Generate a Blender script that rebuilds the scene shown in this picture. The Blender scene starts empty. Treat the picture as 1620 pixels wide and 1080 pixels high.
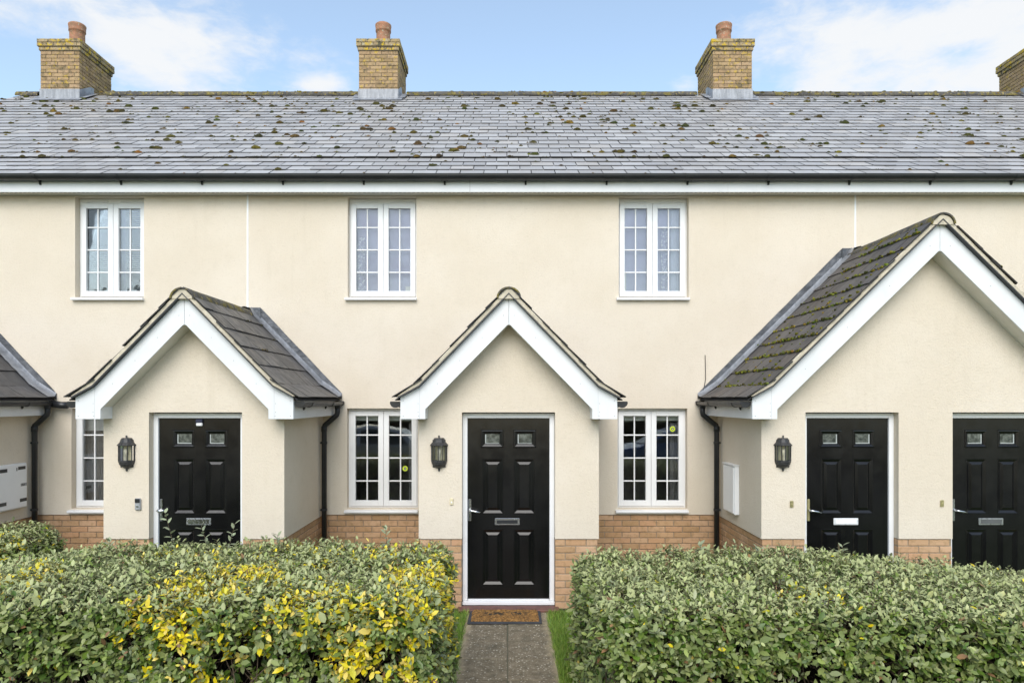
import bpy, bmesh, math, random
import numpy as np
from mathutils import Matrix, Vector, noise as mnoise

random.seed(7); rng = np.random.default_rng(7)
R = math.radians
scene = bpy.context.scene
C = scene.collection

# ------------------------------------------------------------------ camera
CAMZ = 2.25
cam_d = bpy.data.cameras.new('camera'); cam = bpy.data.objects.new('camera', cam_d); C.objects.link(cam)
cam.location = (0, 0, CAMZ); cam.rotation_euler = (R(90), 0, 0)
cam_d.sensor_width = 36; cam_d.lens = 1095/1620*36
cam_d.shift_x = 7/1620; cam_d.shift_y = 92/1620
cam_d.clip_start = 0.05; cam_d.clip_end = 2000
scene.camera = cam

# ------------------------------------------------------------------ sky, sun, exposure
SUN_EL, SUN_AZ = 41, -7           # degrees; azimuth measured from behind the camera, minus = left
SKY_STRENGTH = 0.15
w = bpy.data.worlds.new('World'); scene.world = w; w.use_nodes = True
wn = w.node_tree; wn.nodes.clear()
def WN(t, **k):
    n = wn.nodes.new(t)
    for a, b in k.items(): setattr(n, a, b)
    return n
def wl(a, b): wn.links.new(a, b)
sky = WN('ShaderNodeTexSky', sky_type='NISHITA'); sky.sun_disc = False
sky.sun_elevation = R(SUN_EL); sky.sun_rotation = R(180 - SUN_AZ)
sky.air_density = 1.0; sky.dust_density = 0.8; sky.ozone_density = 0.7
tc = WN('ShaderNodeTexCoord')
def wmath(op, a, b=None, c=None, clamp=False):
    n = WN('ShaderNodeMath', operation=op); n.use_clamp = clamp
    for i, s in enumerate((a, b, c)):
        if s is None: continue
        if isinstance(s, (int, float)): n.inputs[i].default_value = s
        else: wl(s, n.inputs[i])
    return n.outputs[0]
mp = WN('ShaderNodeMapping'); mp.inputs['Scale'].default_value = (1.0, 1.0, 2.3); mp.inputs['Rotation'].default_value = (0, R(14), 0)
wl(tc.outputs['Generated'], mp.inputs[0])
n1 = WN('ShaderNodeTexNoise'); n1.inputs['Scale'].default_value = 3.4; n1.inputs['Detail'].default_value = 9; n1.inputs['Roughness'].default_value = 0.56; n1.inputs['Distortion'].default_value = 0.35
wl(mp.outputs[0], n1.inputs['Vector'])
n2 = WN('ShaderNodeTexNoise'); n2.inputs['Scale'].default_value = 9.0; n2.inputs['Detail'].default_value = 7; n2.inputs['Roughness'].default_value = 0.6
wl(mp.outputs[0], n2.inputs['Vector'])
def cloud_lobe(px, py, rx, k):
    """a cloud bank standing in the sky in the direction (px, py), about rx wide (tangent units)"""
    d = Vector(((px-803)/1095, 1.0, (632-py)/1095)).normalized()
    s = WN('ShaderNodeVectorMath', operation='SUBTRACT'); wl(tc.outputs['Generated'], s.inputs[0]); s.inputs[1].default_value = d
    m = WN('ShaderNodeVectorMath', operation='MULTIPLY'); wl(s.outputs[0], m.inputs[0]); m.inputs[1].default_value = (1/rx, 1/rx, 2.4/rx)
    l = WN('ShaderNodeVectorMath', operation='LENGTH'); wl(m.outputs[0], l.inputs[0])
    e = wmath('POWER', 2.718, wmath('MULTIPLY', wmath('POWER', l.outputs['Value'], 2.0), -1.0))
    return wmath('MULTIPLY', e, k)
n3 = WN('ShaderNodeTexNoise'); n3.inputs['Scale'].default_value = 24.0; n3.inputs['Detail'].default_value = 6; n3.inputs['Roughness'].default_value = 0.62; n3.inputs['Distortion'].default_value = 0.5
wl(mp.outputs[0], n3.inputs['Vector'])
acc = None
for a in [(110, 25, .10, .26), (390, 80, .12, .46), (215, 65, .07, .18), (280, 135, .07, .20), (515, 138, .035, .42), (1260, 35, .08, .36), (1390, 95, .12, .40), (1300, 135, .07, .22), (1610, 120, .085, .66),
          (1560, 15, .09, .30), (1080, 135, .04, .40), (840, 60, .30, -.50), (1530, 80, .028, -.30), (1440, 20, .04, -.15), (40, 115, .07, -.25), (560, 40, .10, -.12)]:
    v = cloud_lobe(*a); acc = v if acc is None else wmath('ADD', acc, v)
dens = wmath('ADD', wmath('ADD', wmath('ADD', wmath('MULTIPLY', n1.outputs['Fac'], 0.9), wmath('MULTIPLY', n2.outputs['Fac'], 1.1)), wmath('MULTIPLY', n3.outputs['Fac'], 0.55)), acc)
mr = WN('ShaderNodeMapRange', interpolation_type='SMOOTHSTEP'); wl(dens, mr.inputs['Value'])
mr.inputs['From Min'].default_value = 1.22; mr.inputs['From Max'].default_value = 1.80; mr.inputs['To Min'].default_value = 0.15; mr.inputs['To Max'].default_value = 0.96
bg1 = WN('ShaderNodeBackground'); bg1.inputs['Strength'].default_value = SKY_STRENGTH
tn = WN('ShaderNodeMix', data_type='RGBA', blend_type='MULTIPLY'); tn.inputs[0].default_value = 1; wl(sky.outputs[0], tn.inputs[6]); tn.inputs[7].default_value = (1.01, 1.03, .965, 1)
wl(tn.outputs[2], bg1.inputs['Color'])
bg2 = WN('ShaderNodeBackground'); bg2.inputs['Color'].default_value = (0.97, 0.985, 1.0, 1); bg2.inputs['Strength'].default_value = 0.51
mx = WN('ShaderNodeMixShader'); wl(mr.outputs[0], mx.inputs[0]); wl(bg1.outputs[0], mx.inputs[1]); wl(bg2.outputs[0], mx.inputs[2])
wo = WN('ShaderNodeOutputWorld'); wl(mx.outputs[0], wo.inputs[0])

sun_d = bpy.data.lights.new('sun', 'SUN'); sun = bpy.data.objects.new('sun', sun_d); C.objects.link(sun)
sun_d.energy = 1.4; sun_d.angle = R(46); sun_d.color = (1.0, 0.955, 0.91)
sd = Vector((math.sin(R(SUN_AZ))*math.cos(R(SUN_EL)), -math.cos(R(SUN_AZ))*math.cos(R(SUN_EL)), math.sin(R(SUN_EL))))
sun.rotation_euler = sd.to_track_quat('Z', 'Y').to_euler(); sun.location = (0, 0, 30)

scene.view_settings.view_transform = 'Standard'; scene.view_settings.look = 'None'
scene.view_settings.exposure = 0.92; scene.view_settings.gamma = 1; scene.view_settings.use_curve_mapping = False
try:
    scene.cycles.use_denoising = True; scene.cycles.max_bounces = 8; scene.cycles.transparent_max_bounces = 12
except Exception: pass

# ------------------------------------------------------------------ material helpers
class MT:
    def __init__(s, name):
        s.m = bpy.data.materials.new(name); s.m.use_nodes = True; s.nt = s.m.node_tree
        s.b = s.nt.nodes['Principled BSDF']; s.geo = None
    def n(s, t, **k):
        n = s.nt.nodes.new(t)
        for a, b in k.items(): setattr(n, a, b)
        return n
    def l(s, a, b): s.nt.links.new(a, b)
    def pos(s, sc=(1, 1, 1)):
        if s.geo is None: s.geo = s.n('ShaderNodeNewGeometry')
        if sc == (1, 1, 1): return s.geo.outputs['Position']
        v = s.n('ShaderNodeVectorMath', operation='MULTIPLY'); s.l(s.geo.outputs['Position'], v.inputs[0]); v.inputs[1].default_value = sc
        return v.outputs[0]
    def noise(s, scale, detail=4, rough=.55, sc=(1, 1, 1), out='Fac'):
        n = s.n('ShaderNodeTexNoise'); n.inputs['Scale'].default_value = scale; n.inputs['Detail'].default_value = detail; n.inputs['Roughness'].default_value = rough
        s.l(s.pos(sc), n.inputs['Vector']); return n.outputs[out]
    def vor(s, scale, sc=(1, 1, 1), out='Distance', feature='F1'):
        n = s.n('ShaderNodeTexVoronoi', feature=feature); n.inputs['Scale'].default_value = scale; s.l(s.pos(sc), n.inputs['Vector']); return n.outputs[out]
    def rnd(s):
        o = s.n('ShaderNodeObjectInfo'); a = s.n('ShaderNodeAttribute', attribute_name='tint')
        return s.math('FRACT', s.math('ADD', o.outputs['Random'], a.outputs['Fac']))
    def math(s, op, a, b=None, clamp=False):
        n = s.n('ShaderNodeMath', operation=op); n.use_clamp = clamp
        for i, x in enumerate((a, b)):
            if x is None: continue
            if isinstance(x, (int, float)): n.inputs[i].default_value = x
            else: s.l(x, n.inputs[i])
        return n.outputs[0]
    def mr(s, v, a, b, c=0., d=1., smooth=True):
        n = s.n('ShaderNodeMapRange'); n.interpolation_type = 'SMOOTHSTEP' if smooth else 'LINEAR'
        s.l(v, n.inputs['Value'])
        for k, x in zip(('From Min', 'From Max', 'To Min', 'To Max'), (a, b, c, d)): n.inputs[k].default_value = x
        return n.outputs[0]
    def ramp(s, v, stops):
        n = s.n('ShaderNodeValToRGB'); s.l(v, n.inputs[0]); e = n.color_ramp.elements
        while len(e) < len(stops): e.new(0.5)
        for i, (p, c) in enumerate(stops): e[i].position = p; e[i].color = (*c, 1)
        return n.outputs[0]
    def mix(s, f, a, b, blend='MIX'):
        n = s.n('ShaderNodeMix', data_type='RGBA', blend_type=blend)
        for inp, x in ((n.inputs[0], f), (n.inputs[6], a), (n.inputs[7], b)):
            if isinstance(x, (int, float)): inp.default_value = x
            elif isinstance(x, tuple): inp.default_value = (*x, 1)
            else: s.l(x, inp)
        return n.outputs[2]
    def col(s, c):
        if isinstance(c, tuple): s.b.inputs['Base Color'].default_value = (*c, 1)
        else: s.l(c, s.b.inputs['Base Color'])
        return s
    def rough(s, r):
        if isinstance(r, (int, float)): s.b.inputs['Roughness'].default_value = r
        else: s.l(r, s.b.inputs['Roughness'])
        return s
    def bump(s, h, strength=.3, dist=.01):
        n = s.n('ShaderNodeBump'); n.inputs['Strength'].default_value = strength; n.inputs['Distance'].default_value = dist
        s.l(h, n.inputs['Height']); s.l(n.outputs[0], s.b.inputs['Normal']); return s
    def metal(s, v): s.b.inputs['Metallic'].default_value = v; return s
    def spec(s, v): s.b.inputs['Specular IOR Level'].default_value = v; return s
def plain(name, c, rough=.5, metal=0., var=.06, scale=6.):
    t = MT(name); f = t.noise(scale, 5)
    t.col(t.mix(t.mr(f, .3, .7), tuple(x*(1-var) for x in c), tuple(min(1, x*(1+var)) for x in c)))
    t.rough(t.mr(t.noise(scale*3, 3), .3, .7, max(.05, rough-.06), rough+.06)); t.metal(metal); return t

# render (stucco)
t = MT('cream_render')
big = t.noise(.9, 5, .6); med = t.noise(7, 6, .65); fine = t.noise(150, 3, .6)
streak = t.noise(2.2, 5, .6, sc=(3.0, 1.0, .22))
base = t.mix(t.mr(big, .3, .7), (.690, .606, .488), (.735, .656, .545))
base = t.mix(t.math('MULTIPLY', t.mr(streak, .55, .8), .16), base, (.50, .43, .32))
base = t.mix(t.math('MULTIPLY', t.mr(med, .52, .75), .20), base, (.56, .49, .375))
base = t.mix(t.math('MULTIPLY', t.mr(fine, .56, .74), .16), base, (.47, .41, .31))
gr = t.noise(46, 4, .75)
base = t.mix(t.math('MULTIPLY', t.mr(gr, .50, .70), .24), base, (.50, .42, .32))
base = t.mix(t.math('MULTIPLY', t.mr(t.noise(38, 3, .7, sc=(.25, 1, 1.6)), .52, .75), .18), base, (.50, .43, .33))
t.col(base).rough(.9).bump(t.math('ADD', t.math('MULTIPLY', fine, .7), gr), .55, .010); t.spec(.25)
RENDER = t.m
t = plain('white_upvc', (.79, .795, .80), .34, var=.02, scale=4)
WHITE = t.m
t = MT('white_paint_board')
f = t.noise(3, 6, .6, sc=(1, 1, 1)); g = t.noise(9, 5, .6, sc=(1, 1, .3))
t.col(t.mix(t.math('MULTIPLY', t.mr(g, .55, .8), .25), t.mix(t.mr(f, .3, .7), (.71, .725, .735), (.76, .77, .775)), (.57, .58, .55))).rough(.42)
BOARD = t.m
SOFFIT = plain('soffit_board', (.70, .68, .62), .5, var=.03).m
t = plain('black_plastic', (.018, .019, .021), .36, var=.2); t.spec(.5); BLACK = t.m
t = MT('dark_iron')
t.col(t.mix(t.mr(t.noise(60, 4), .4, .7), (.022, .022, .024), (.05, .048, .046))).rough(.5).bump(t.noise(180, 2), .2, .002); IRON = t.m

def slate_mat(name, lo, hi, stain, rough, lich=.0, edge=None):
    t = MT(name); r = t.rnd()
    b = t.mix(r, lo, hi)
    b = t.mix(t.math('MULTIPLY', t.mr(t.noise(2.2, 5, .6), .46, .72), .55), b, stain)
    b = t.mix(t.math('MULTIPLY', t.mr(t.noise(22, 6, .65), .5, .72), .4), b, tuple(x*.72 for x in lo))
    b = t.mix(t.math('MULTIPLY', t.math('GREATER_THAN', r, .93), .5), b, tuple(x*1.25 for x in stain))
    if lich: b = t.mix(t.math('MULTIPLY', t.mr(t.noise(34, 5, .6), .66, .72), lich), b, (.42, .34, .12))
    t.col(b).rough(t.mr(t.noise(9, 4), .3, .7, rough-.08, rough+.1)).bump(t.noise(45, 5, .65), .25, .004); return t.m
SLATE = slate_mat('grey_slate', (.315, .308, .306), (.445, .437, .432), (.31, .285, .258), .48, .5)
PSLATE = slate_mat('dark_porch_slate', (.050, .052, .058), (.080, .080, .086), (.055, .048, .044), .42, .0)
PSLATE_OLD = slate_mat('weathered_porch_slate', (.060, .055, .054), (.105, .096, .092), (.075, .060, .050), .60, .45)
t = MT('lead')
t.col(t.mix(t.mr(t.noise(4, 6, .7), .3, .72), (.050, .055, .063), (.150, .160, .178))).rough(t.mr(t.noise(14, 4), .3, .7, .32, .6)).bump(t.noise(13, 4, .6), .9, .03).metal(.05); LEAD = t.m
t = MT('bright_lead')
t.col(t.mix(t.mr(t.noise(5, 6, .7, sc=(3, 1, .5)), .3, .72), (.20, .21, .23), (.36, .375, .405))).rough(.5).bump(t.noise(16, 4, .6), .4, .012).metal(.2); LEADB = t.m

def brick_mat(name, cols, dark, lich=None):
    t = MT(name); r = t.rnd()
    b = t.ramp(r, [(i/(len(cols)-1), c) for i, c in enumerate(cols)])
    b = t.mix(t.math('MULTIPLY', t.mr(t.noise(16, 6, .65), .45, .72), .7), b, dark)
    b = t.mix(t.math('MULTIPLY', t.mr(t.noise(70, 4, .6), .52, .7), .35), b, tuple(min(1, x*1.25) for x in cols[0]))
    if lich:
        k, lo = lich
        b = t.mix(t.math('MULTIPLY', t.mr(t.noise(6.5, 6, .7), lo, lo+.08), k), b, (.085, .080, .050))
        b = t.mix(t.math('MULTIPLY', t.mr(t.noise(9.5, 6, .68, sc=(1, 1, 1.3)), lo, lo+.06), k), b, (.52, .36, .03))
        b = t.mix(t.math('MULTIPLY', t.mr(t.noise(17, 5, .68), lo+.05, lo+.10), k*.8), b, (.40, .37, .27))
    t.col(b).rough(.88).bump(t.noise(90, 5, .7), .45, .006); t.spec(.25); return t.m
BRICK = brick_mat('buff_brick', [(.50, .305, .175), (.55, .35, .21), (.42, .26, .135), (.57, .37, .23), (.46, .285, .145), (.53, .31, .18)], (.31, .195, .09))
CBRICK = brick_mat('yellow_chimney_brick', [(.36, .245, .130), (.42, .295, .165), (.28, .195, .10), (.43, .30, .18), (.32, .215, .12)], (.115, .088, .055), (.6, .56))
CORBEL = brick_mat('lichen_chimney_brick', [(.38, .29, .16), (.30, .22, .12), (.42, .32, .19)], (.10, .085, .055), (.95, .52))
t = plain('mortar', (.30, .235, .165), .95, var=.15, scale=30); t.bump(t.noise(120, 4), .5, .006); MORTAR = t.m
t = plain('chimney_mortar', (.15, .125, .085), .95, var=.2, scale=20); CMORTAR = t.m
t = plain('verge_mortar', (.56, .50, .385), .95, var=.14, scale=14); t.bump(t.noise(70, 5), .5, .01); VERGE = t.m
t = MT('terracotta')
b = t.mix(t.mr(t.noise(10, 6, .65), .35, .7), (.40, .185, .105), (.26, .15, .095))
b = t.mix(t.mr(t.noise(22, 5, .65), .56, .66), b, (.44, .37, .27)); b = t.mix(t.mr(t.noise(13, 5, .7, sc=(1, 1, 2)), .56, .66), b, (.22, .17, .075))
t.col(b).rough(.85).bump(t.noise(60, 4), .3, .006); POT = t.m
t = MT('mossy_ridge')
b = t.mix(t.mr(t.noise(8, 5, .6), .35, .68), (.065, .062, .058), (.125, .115, .10)); b = t.mix(t.mr(t.noise(7, 7, .7), .50, .60), b, (.17, .14, .04))
b = t.mix(t.mr(t.noise(19, 5, .7), .56, .64), b, (.33, .26, .09)); t.col(b).rough(.95).bump(t.noise(40, 6, .7), .9, .02); RIDGE = t.m
t = MT('moss'); a = t.n('ShaderNodeAttribute', attribute_name='col')
t.col(t.mix(t.mr(t.noise(90, 4, .7), .3, .7), a.outputs['Color'], (.035, .032, .012))).rough(1).bump(t.noise(160, 4, .7), .9, .012); t.spec(.1); MOSS = t.m

t = MT('black_door_paint')
t.col(t.mix(t.mr(t.noise(3, 4), .3, .7), (.0040, .0041, .0044), (.0065, .0065, .0068))).rough(t.mr(t.noise(8, 4), .3, .7, .17, .24)).bump(t.noise(80, 4, .6, sc=(1, 1, .06)), .10, .002); t.spec(.45); DOOR = t.m
CHROME = plain('satin_chrome', (.62, .63, .65), .22, 1.0, .05, 20).m
SILVER = plain('silver_letterplate', (.55, .56, .58), .30, .9, .05, 20).m
BRASS = plain('old_brass', (.55, .49, .26), .35, .8, .1, 20).m
CREAM_P = plain('cream_plastic', (.68, .60, .40), .45, var=.05).m
RED_TILE = plain('quarry_tile', (.15, .065, .050), .6, var=.2, scale=18).m
DARKROOM = plain('room_plaster', (.30, .29, .27), .9, var=.1).m
SKY_REFL = plain('lavender_sky_reflection', (.48, .48, .70), .9, var=.05, scale=3).m  # sky reflection of the upper panes, put into a lavender colour
t = MT('lace_curtain'); v = t.vor(34, sc=(1, .2, 1))
t.col(t.mix(t.mr(v, .25, .5), (.72, .74, .84), (.42, .42, .62))).rough(.9); LACE = t.m
BLIND = plain('venetian_blind', (.66, .70, .70), .5, var=.04).m
CURTAIN = plain('grey_curtain', (.30, .29, .29), .9, var=.2).m
def glass(name, refl=1.0, tint=(.97, .98, .98)):
    t = MT(name); t.nt.nodes.remove(t.b)
    fr = t.n('ShaderNodeFresnel'); fr.inputs['IOR'].default_value = 1.85
    tr = t.n('ShaderNodeBsdfTransparent'); tr.inputs[0].default_value = (*tint, 1)
    gl = t.n('ShaderNodeBsdfGlossy'); gl.inputs['Roughness'].default_value = 0.015
    mx = t.n('ShaderNodeMixShader'); t.l(fr.outputs[0], mx.inputs[0]); t.l(tr.outputs[0], mx.inputs[1]); t.l(gl.outputs[0], mx.inputs[2])
    bp = t.n('ShaderNodeBump'); bp.inputs['Strength'].default_value = .05; bp.inputs['Distance'].default_value = .02
    t.l(t.noise(2.5, 1), bp.inputs['Height']); t.l(bp.outputs[0], gl.inputs['Normal'])
    t.l(mx.outputs[0], t.nt.nodes['Material Output'].inputs[0]); return t.m
GLASS = glass('window_glass'); LGLASS = glass('lantern_glass', tint=(.92, .90, .80))
t = MT('obscured_glass'); t.col(t.mix(t.mr(t.noise(26, 4, .6), .35, .68), (.028, .036, .032), (.13, .145, .13))).rough(.16).bump(t.noise(60, 2), .25, .004); t.spec(.7); OBSCURE = t.m
PANE_REFL = plain('pane_reflection', (.42, .45, .44), .4, var=.05).m
BULB = plain('white_bulb', (.8, .8, .78), .3, var=.02).m
CARD = plain('white_card', (.82, .82, .82), .7, var=.02).m
LIME = plain('lime_vinyl', (.50, .62, .04), .4, var=.1, scale=60).m

# ------------------------------------------------------------------ mesh builder and object helpers
PINV = {}
def link(name, data, parent=None):
    o = bpy.data.objects.new(name, data); C.objects.link(o)
    if parent is not None:
        o.parent = parent
        if parent.name in PINV: o.matrix_parent_inverse = PINV[parent.name]
    return o
def thing(name, label, cat, loc=(0, 0, 0), group=None):
    o = bpy.data.objects.new(name, None); C.objects.link(o); o.empty_display_size = .2
    o.location = loc; o['label'] = label; o['category'] = cat
    if group: o['group'] = group
    PINV[o.name] = Matrix.Translation(-Vector(loc)); return o
def tag(o, label, cat, group=None):
    o['label'] = label; o['category'] = cat
    if group: o['group'] = group
    return o
class B:
    def __init__(s): s.v = []; s.f = []; s.t = []; s.c = []; s.smooth = False
    def add(s, vs, fs, tint=None, col=None):
        k = len(s.v); s.v += [tuple(p) for p in vs]; s.f += [tuple(i+k for i in f) for f in fs]
        if tint is not None: s.t += [tint]*len(vs)
        if col is not None: s.c += [col]*len(vs)
        return s
    def box(s, x0, x1, y0, y1, z0, z1):
        return s.add([(x0, y0, z0), (x1, y0, z0), (x1, y1, z0), (x0, y1, z0), (x0, y0, z1), (x1, y0, z1), (x1, y1, z1), (x0, y1, z1)],
                     [(0, 3, 2, 1), (4, 5, 6, 7), (0, 1, 5, 4), (1, 2, 6, 5), (2, 3, 7, 6), (3, 0, 4, 7)])
    def ex(s, pts, a0, a1, axis='y'):
        """polygon pts extruded along an axis; pts are (x,z) for y, (y,z) for x, (x,y) for z"""
        n = len(pts)
        mk = {'y': lambda p, a: (p[0], a, p[1]), 'x': lambda p, a: (a, p[0], p[1]), 'z': lambda p, a: (p[0], p[1], a)}[axis]
        return s.add([mk(p, a0) for p in pts]+[mk(p, a1) for p in pts],
                     [tuple(range(n))[::-1], tuple(range(n, 2*n))]+[(i, (i+1) % n, n+(i+1) % n, n+i) for i in range(n)])
    def tube(s, pts, r, seg=8, cap=True):
        pts = [Vector(p) for p in pts]; rings = []; prev = None
        for i, p in enumerate(pts):
            d = (pts[min(i+1, len(pts)-1)]-pts[max(i-1, 0)]).normalized()
            a = Vector((0, 0, 1)) if abs(d.z) < .9 else Vector((0, 1, 0))
            if prev is not None: a = prev
            u = (a-d*a.dot(d)).normalized(); prev = u; q = d.cross(u)
            rr = r[i] if isinstance(r, (list, tuple)) else r
            rings.append([p+(u*math.cos(2*math.pi*k/seg)+q*math.sin(2*math.pi*k/seg))*rr for k in range(seg)])
        vs = [x for g in rings for x in g]; fs = []
        for i in range(len(pts)-1):
            for k in range(seg): fs.append((i*seg+k, i*seg+(k+1) % seg, (i+1)*seg+(k+1) % seg, (i+1)*seg+k))
        if cap: fs += [tuple(range(seg))[::-1], tuple(range(len(vs)-seg, len(vs)))]
        return s.add(vs, fs)
    def lathe(s, prof, c, seg=20, a0=0., a1=2*math.pi):
        full = abs(a1-a0-2*math.pi) < 1e-6; n = seg if full else seg+1; vs = []; fs = []
        for (r, z) in prof:
            for k in range(n):
                a = a0+(a1-a0)*k/seg; vs.append((c[0]+r*math.cos(a), c[1]+r*math.sin(a), c[2]+z))
        for i in range(len(prof)-1):
            for k in range(seg):
                k2 = (k+1) % n; fs.append((i*n+k, i*n+k2, (i+1)*n+k2, (i+1)*n+k))
        return s.add(vs, fs)
    def mesh(s, name, mats, bevel=0., smooth=False):
        me = bpy.data.meshes.new(name); me.from_pydata(s.v, [], s.f)
        if s.t:
            a = me.attributes.new('tint', 'FLOAT', 'POINT'); a.data.foreach_set('value', s.t)
        if s.c:
            a = me.attributes.new('col', 'FLOAT_COLOR', 'POINT'); a.data.foreach_set('color', np.array([(*c, 1) for c in s.c], dtype=np.float32).ravel())
        bm = bmesh.new(); bm.from_mesh(me)
        bmesh.ops.recalc_face_normals(bm, faces=bm.faces)
        if bevel: bmesh.ops.bevel(bm, geom=[e for e in bm.edges if e.is_manifold and e.calc_face_angle(0) > .5], offset=bevel, segments=1, affect='EDGES', clamp_overlap=True)
        bm.to_mesh(me); bm.free()
        me.materials.append(mats)
        if smooth: me.polygons.foreach_set('use_smooth', [True]*len(me.polygons))
        me.update(); return me
    def build(s, name, m, parent=None, bevel=0., smooth=False): return link(name, s.mesh(name, m, bevel, smooth), parent)
def box(name, m, parent, *a, bevel=0.): return B().box(*a).build(name, m, parent, bevel)

# ------------------------------------------------------------------ the setting: ground, path, pavement, road
t = MT('lawn'); t.col(t.mix(t.mr(t.noise(5, 6, .65), .3, .7), (.055, .095, .020), (.10, .135, .035))).rough(1).bump(t.noise(60, 5), .8, .03); LAWN = t.m
t = MT('tarmac'); t.col(t.mix(t.mr(t.noise(50, 5), .3, .7), (.04, .04, .042), (.065, .064, .062))).rough(.9); TARMAC = t.m
o = box('ground', LAWN, None, -150, 150, -150, 150, -.3, -.012); o['kind'] = 'structure'
o = box('road', TARMAC, None, -60, 60, -7.2, -1.2, -.2, -.006); o['kind'] = 'structure'
t = MT('pavement'); t.col(t.mix(t.mr(t.noise(20, 5), .3, .7), (.20, .19, .175), (.26, .25, .235))).rough(.9); PAVE = t.m
o = box('pavement', PAVE, None, -60, 60, -1.06, 1.15, -.2, .03); o['kind'] = 'structure'
o = box('kerb', plain('kerb_concrete', (.30, .29, .27), .9, var=.15).m, None, -60, 60, -1.2, -1.065, -.2, .06, bevel=.015); o['kind'] = 'structure'
t = MT('path_bed'); t.col((.10, .095, .06)).rough(1); BED = t.m
path = box('garden_path', BED, None, -.46, .46, 1.16, 7.38, -.15, -.002); path['kind'] = 'structure'
t = MT('aggregate_slab')
d = t.noise(14, 6, .65); b = t.mix(t.mr(d, .3, .7), (.125, .100, .062), (.235, .195, .130))
sp = t.vor(34, out='Color'); dist = t.vor(34); 
sepn = t.n('ShaderNodeSeparateColor'); t.l(sp, sepn.inputs[0])
peb = t.math('MULTIPLY', t.mr(t.noise(11, 4), .36, .50), t.math('MULTIPLY', t.math('GREATER_THAN', sepn.outputs[0], .30), t.mr(t.math('ADD', dist, t.math('MULTIPLY', t.noise(60, 2), .3)), .30, .50, 1., 0.)))
b = t.mix(t.math('MULTIPLY', peb, .9), b, (.62, .57, .46))
b = t.mix(t.math('MULTIPLY', t.mr(t.noise(90, 3), .56, .66), .6), b, (.40, .35, .26))
b = t.mix(t.math('MULTIPLY', t.mr(t.noise(5, 6, .7), .5, .68), .55), b, (.075, .068, .045))
xs = t.n('ShaderNodeSeparateXYZ'); t.l(t.pos(), xs.inputs[0])
edge = t.mr(t.math('ADD', t.math('ABSOLUTE', xs.outputs[0]), t.math('MULTIPLY', t.noise(7, 5), .16)), .41, .51)
b = t.mix(t.math('MULTIPLY', edge, .75), b, (.42, .34, .215))
t.col(b).rough(.92).bump(t.math('ADD', t.noise(70, 4, .7), peb), .7, .008); SLAB = t.m
sl = B().box(-.215, .215, -.2215, .2215, -.05, 0).mesh('slab', SLAB, bevel=.006)
yy = 7.13
while yy > 1.3:
    for sx in (-1, 1):
        o = link('slab', sl, path); o.matrix_basis = Matrix.Translation((sx*.2185+random.uniform(-.002, .002), yy, .002+random.uniform(-.003, .003))) @ Matrix.Rotation(random.uniform(-.006, .006), 4, 'Z')
    yy -= .4505

# ------------------------------------------------------------------ slates
SLATE_EDGE = plain('shaded_dirty_slate_edge', (.035, .034, .033), .9, var=.3, scale=20).m  # dark edges: dirt, with the shade of the joints painted in
def edged(me):
    me.materials.append(SLATE_EDGE); n = len(me.polygons)
    me.polygons.foreach_set('material_index', [0 if i % 6 < 2 else 1 for i in range(n)]); return me
def slate_proto(m, W=.30, L=.36, T=.009, n=4, jit=.004, gap=.0028):
    out = []
    for i in range(n):
        j = lambda: random.uniform(-jit, jit)
        x0, x1 = -W/2+gap, W/2-gap
        top = [(x0, j()*.6, 0), (0, j(), 0), (x1, j()*.6, 0), (x1+j()*.2, L, 0), (x0+j()*.2, L, 0)]
        vs = [(a, b, -T) for a, b, c in top]+[(a, b, 0) for a, b, c in top]
        out.append((vs, [(4, 3, 2, 1, 0), (5, 6, 7, 8, 9), (0, 1, 6, 5), (1, 2, 7, 6), (2, 3, 8, 7), (4, 0, 5, 9)]))
    return out, [edged(B().add(*p).mesh('slate', m)) for p in out]
def lay_slates(parent, rows, wdir, a0, a1, proto, W=.30, limit=None, rest_name='upper_slates', rest_mat=None, clip0=True, clip1=True, stagger=.5):
    """rows = (tail point at a=0, up-slope dir, normal, gauge); wdir along the course; returns tail-edge sample points for moss"""
    shapes, meshes = proto; rest = B(); count = 0; spots = []
    for ri, (P, u, n, g, *mxl) in enumerate(rows):
        ly = min(1., mxl[0]/.36) if mxl else 1.
        off = (stagger if ri % 2 else 0)*W+.012*math.sin(ri*7.3)
        k0 = math.floor((a0-off)/W)-1
        a = off+k0*W
        while a < a1:
            s0, s1 = (max(a, a0) if clip0 else a), (min(a+W, a1) if clip1 else a+W); a += W
            if s1-s0 < .05: continue
            mid = (s0+s1)/2
            if not (a0 <= mid < a1): continue
            lift = .020+random.uniform(-.002, .005)
            tail = P+wdir*mid+n*lift+u*random.uniform(-.004, .004); tilt = (lift-.006)/.36
            u2 = (u-n*tilt).normalized(); n2 = (n+u*tilt).normalized()
            rot = random.uniform(-.006, .006); wx = (wdir+u2*rot).normalized(); ux = (u2-wdir*rot).normalized()
            sc = (s1-s0)/W
            M = Matrix(((wx.x*sc, ux.x*ly, n2.x, tail.x), (wx.y*sc, ux.y*ly, n2.y, tail.y), (wx.z*sc, ux.z*ly, n2.z, tail.z), (0, 0, 0, 1)))
            vi = random.randrange(len(shapes)); spots.append((tail, wx, ux, n2, ri))
            if limit is None or count < limit:
                o = link('slate', meshes[vi], parent); o.matrix_basis = M; count += 1
            else: rest.add([M @ Vector(p) for p in shapes[vi][0]], shapes[vi][1], tint=random.random())
    if rest.v:
        o = rest.build(rest_name, rest_mat, parent); edged(o.data); o['kind'] = 'stuff'
    return spots

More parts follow.
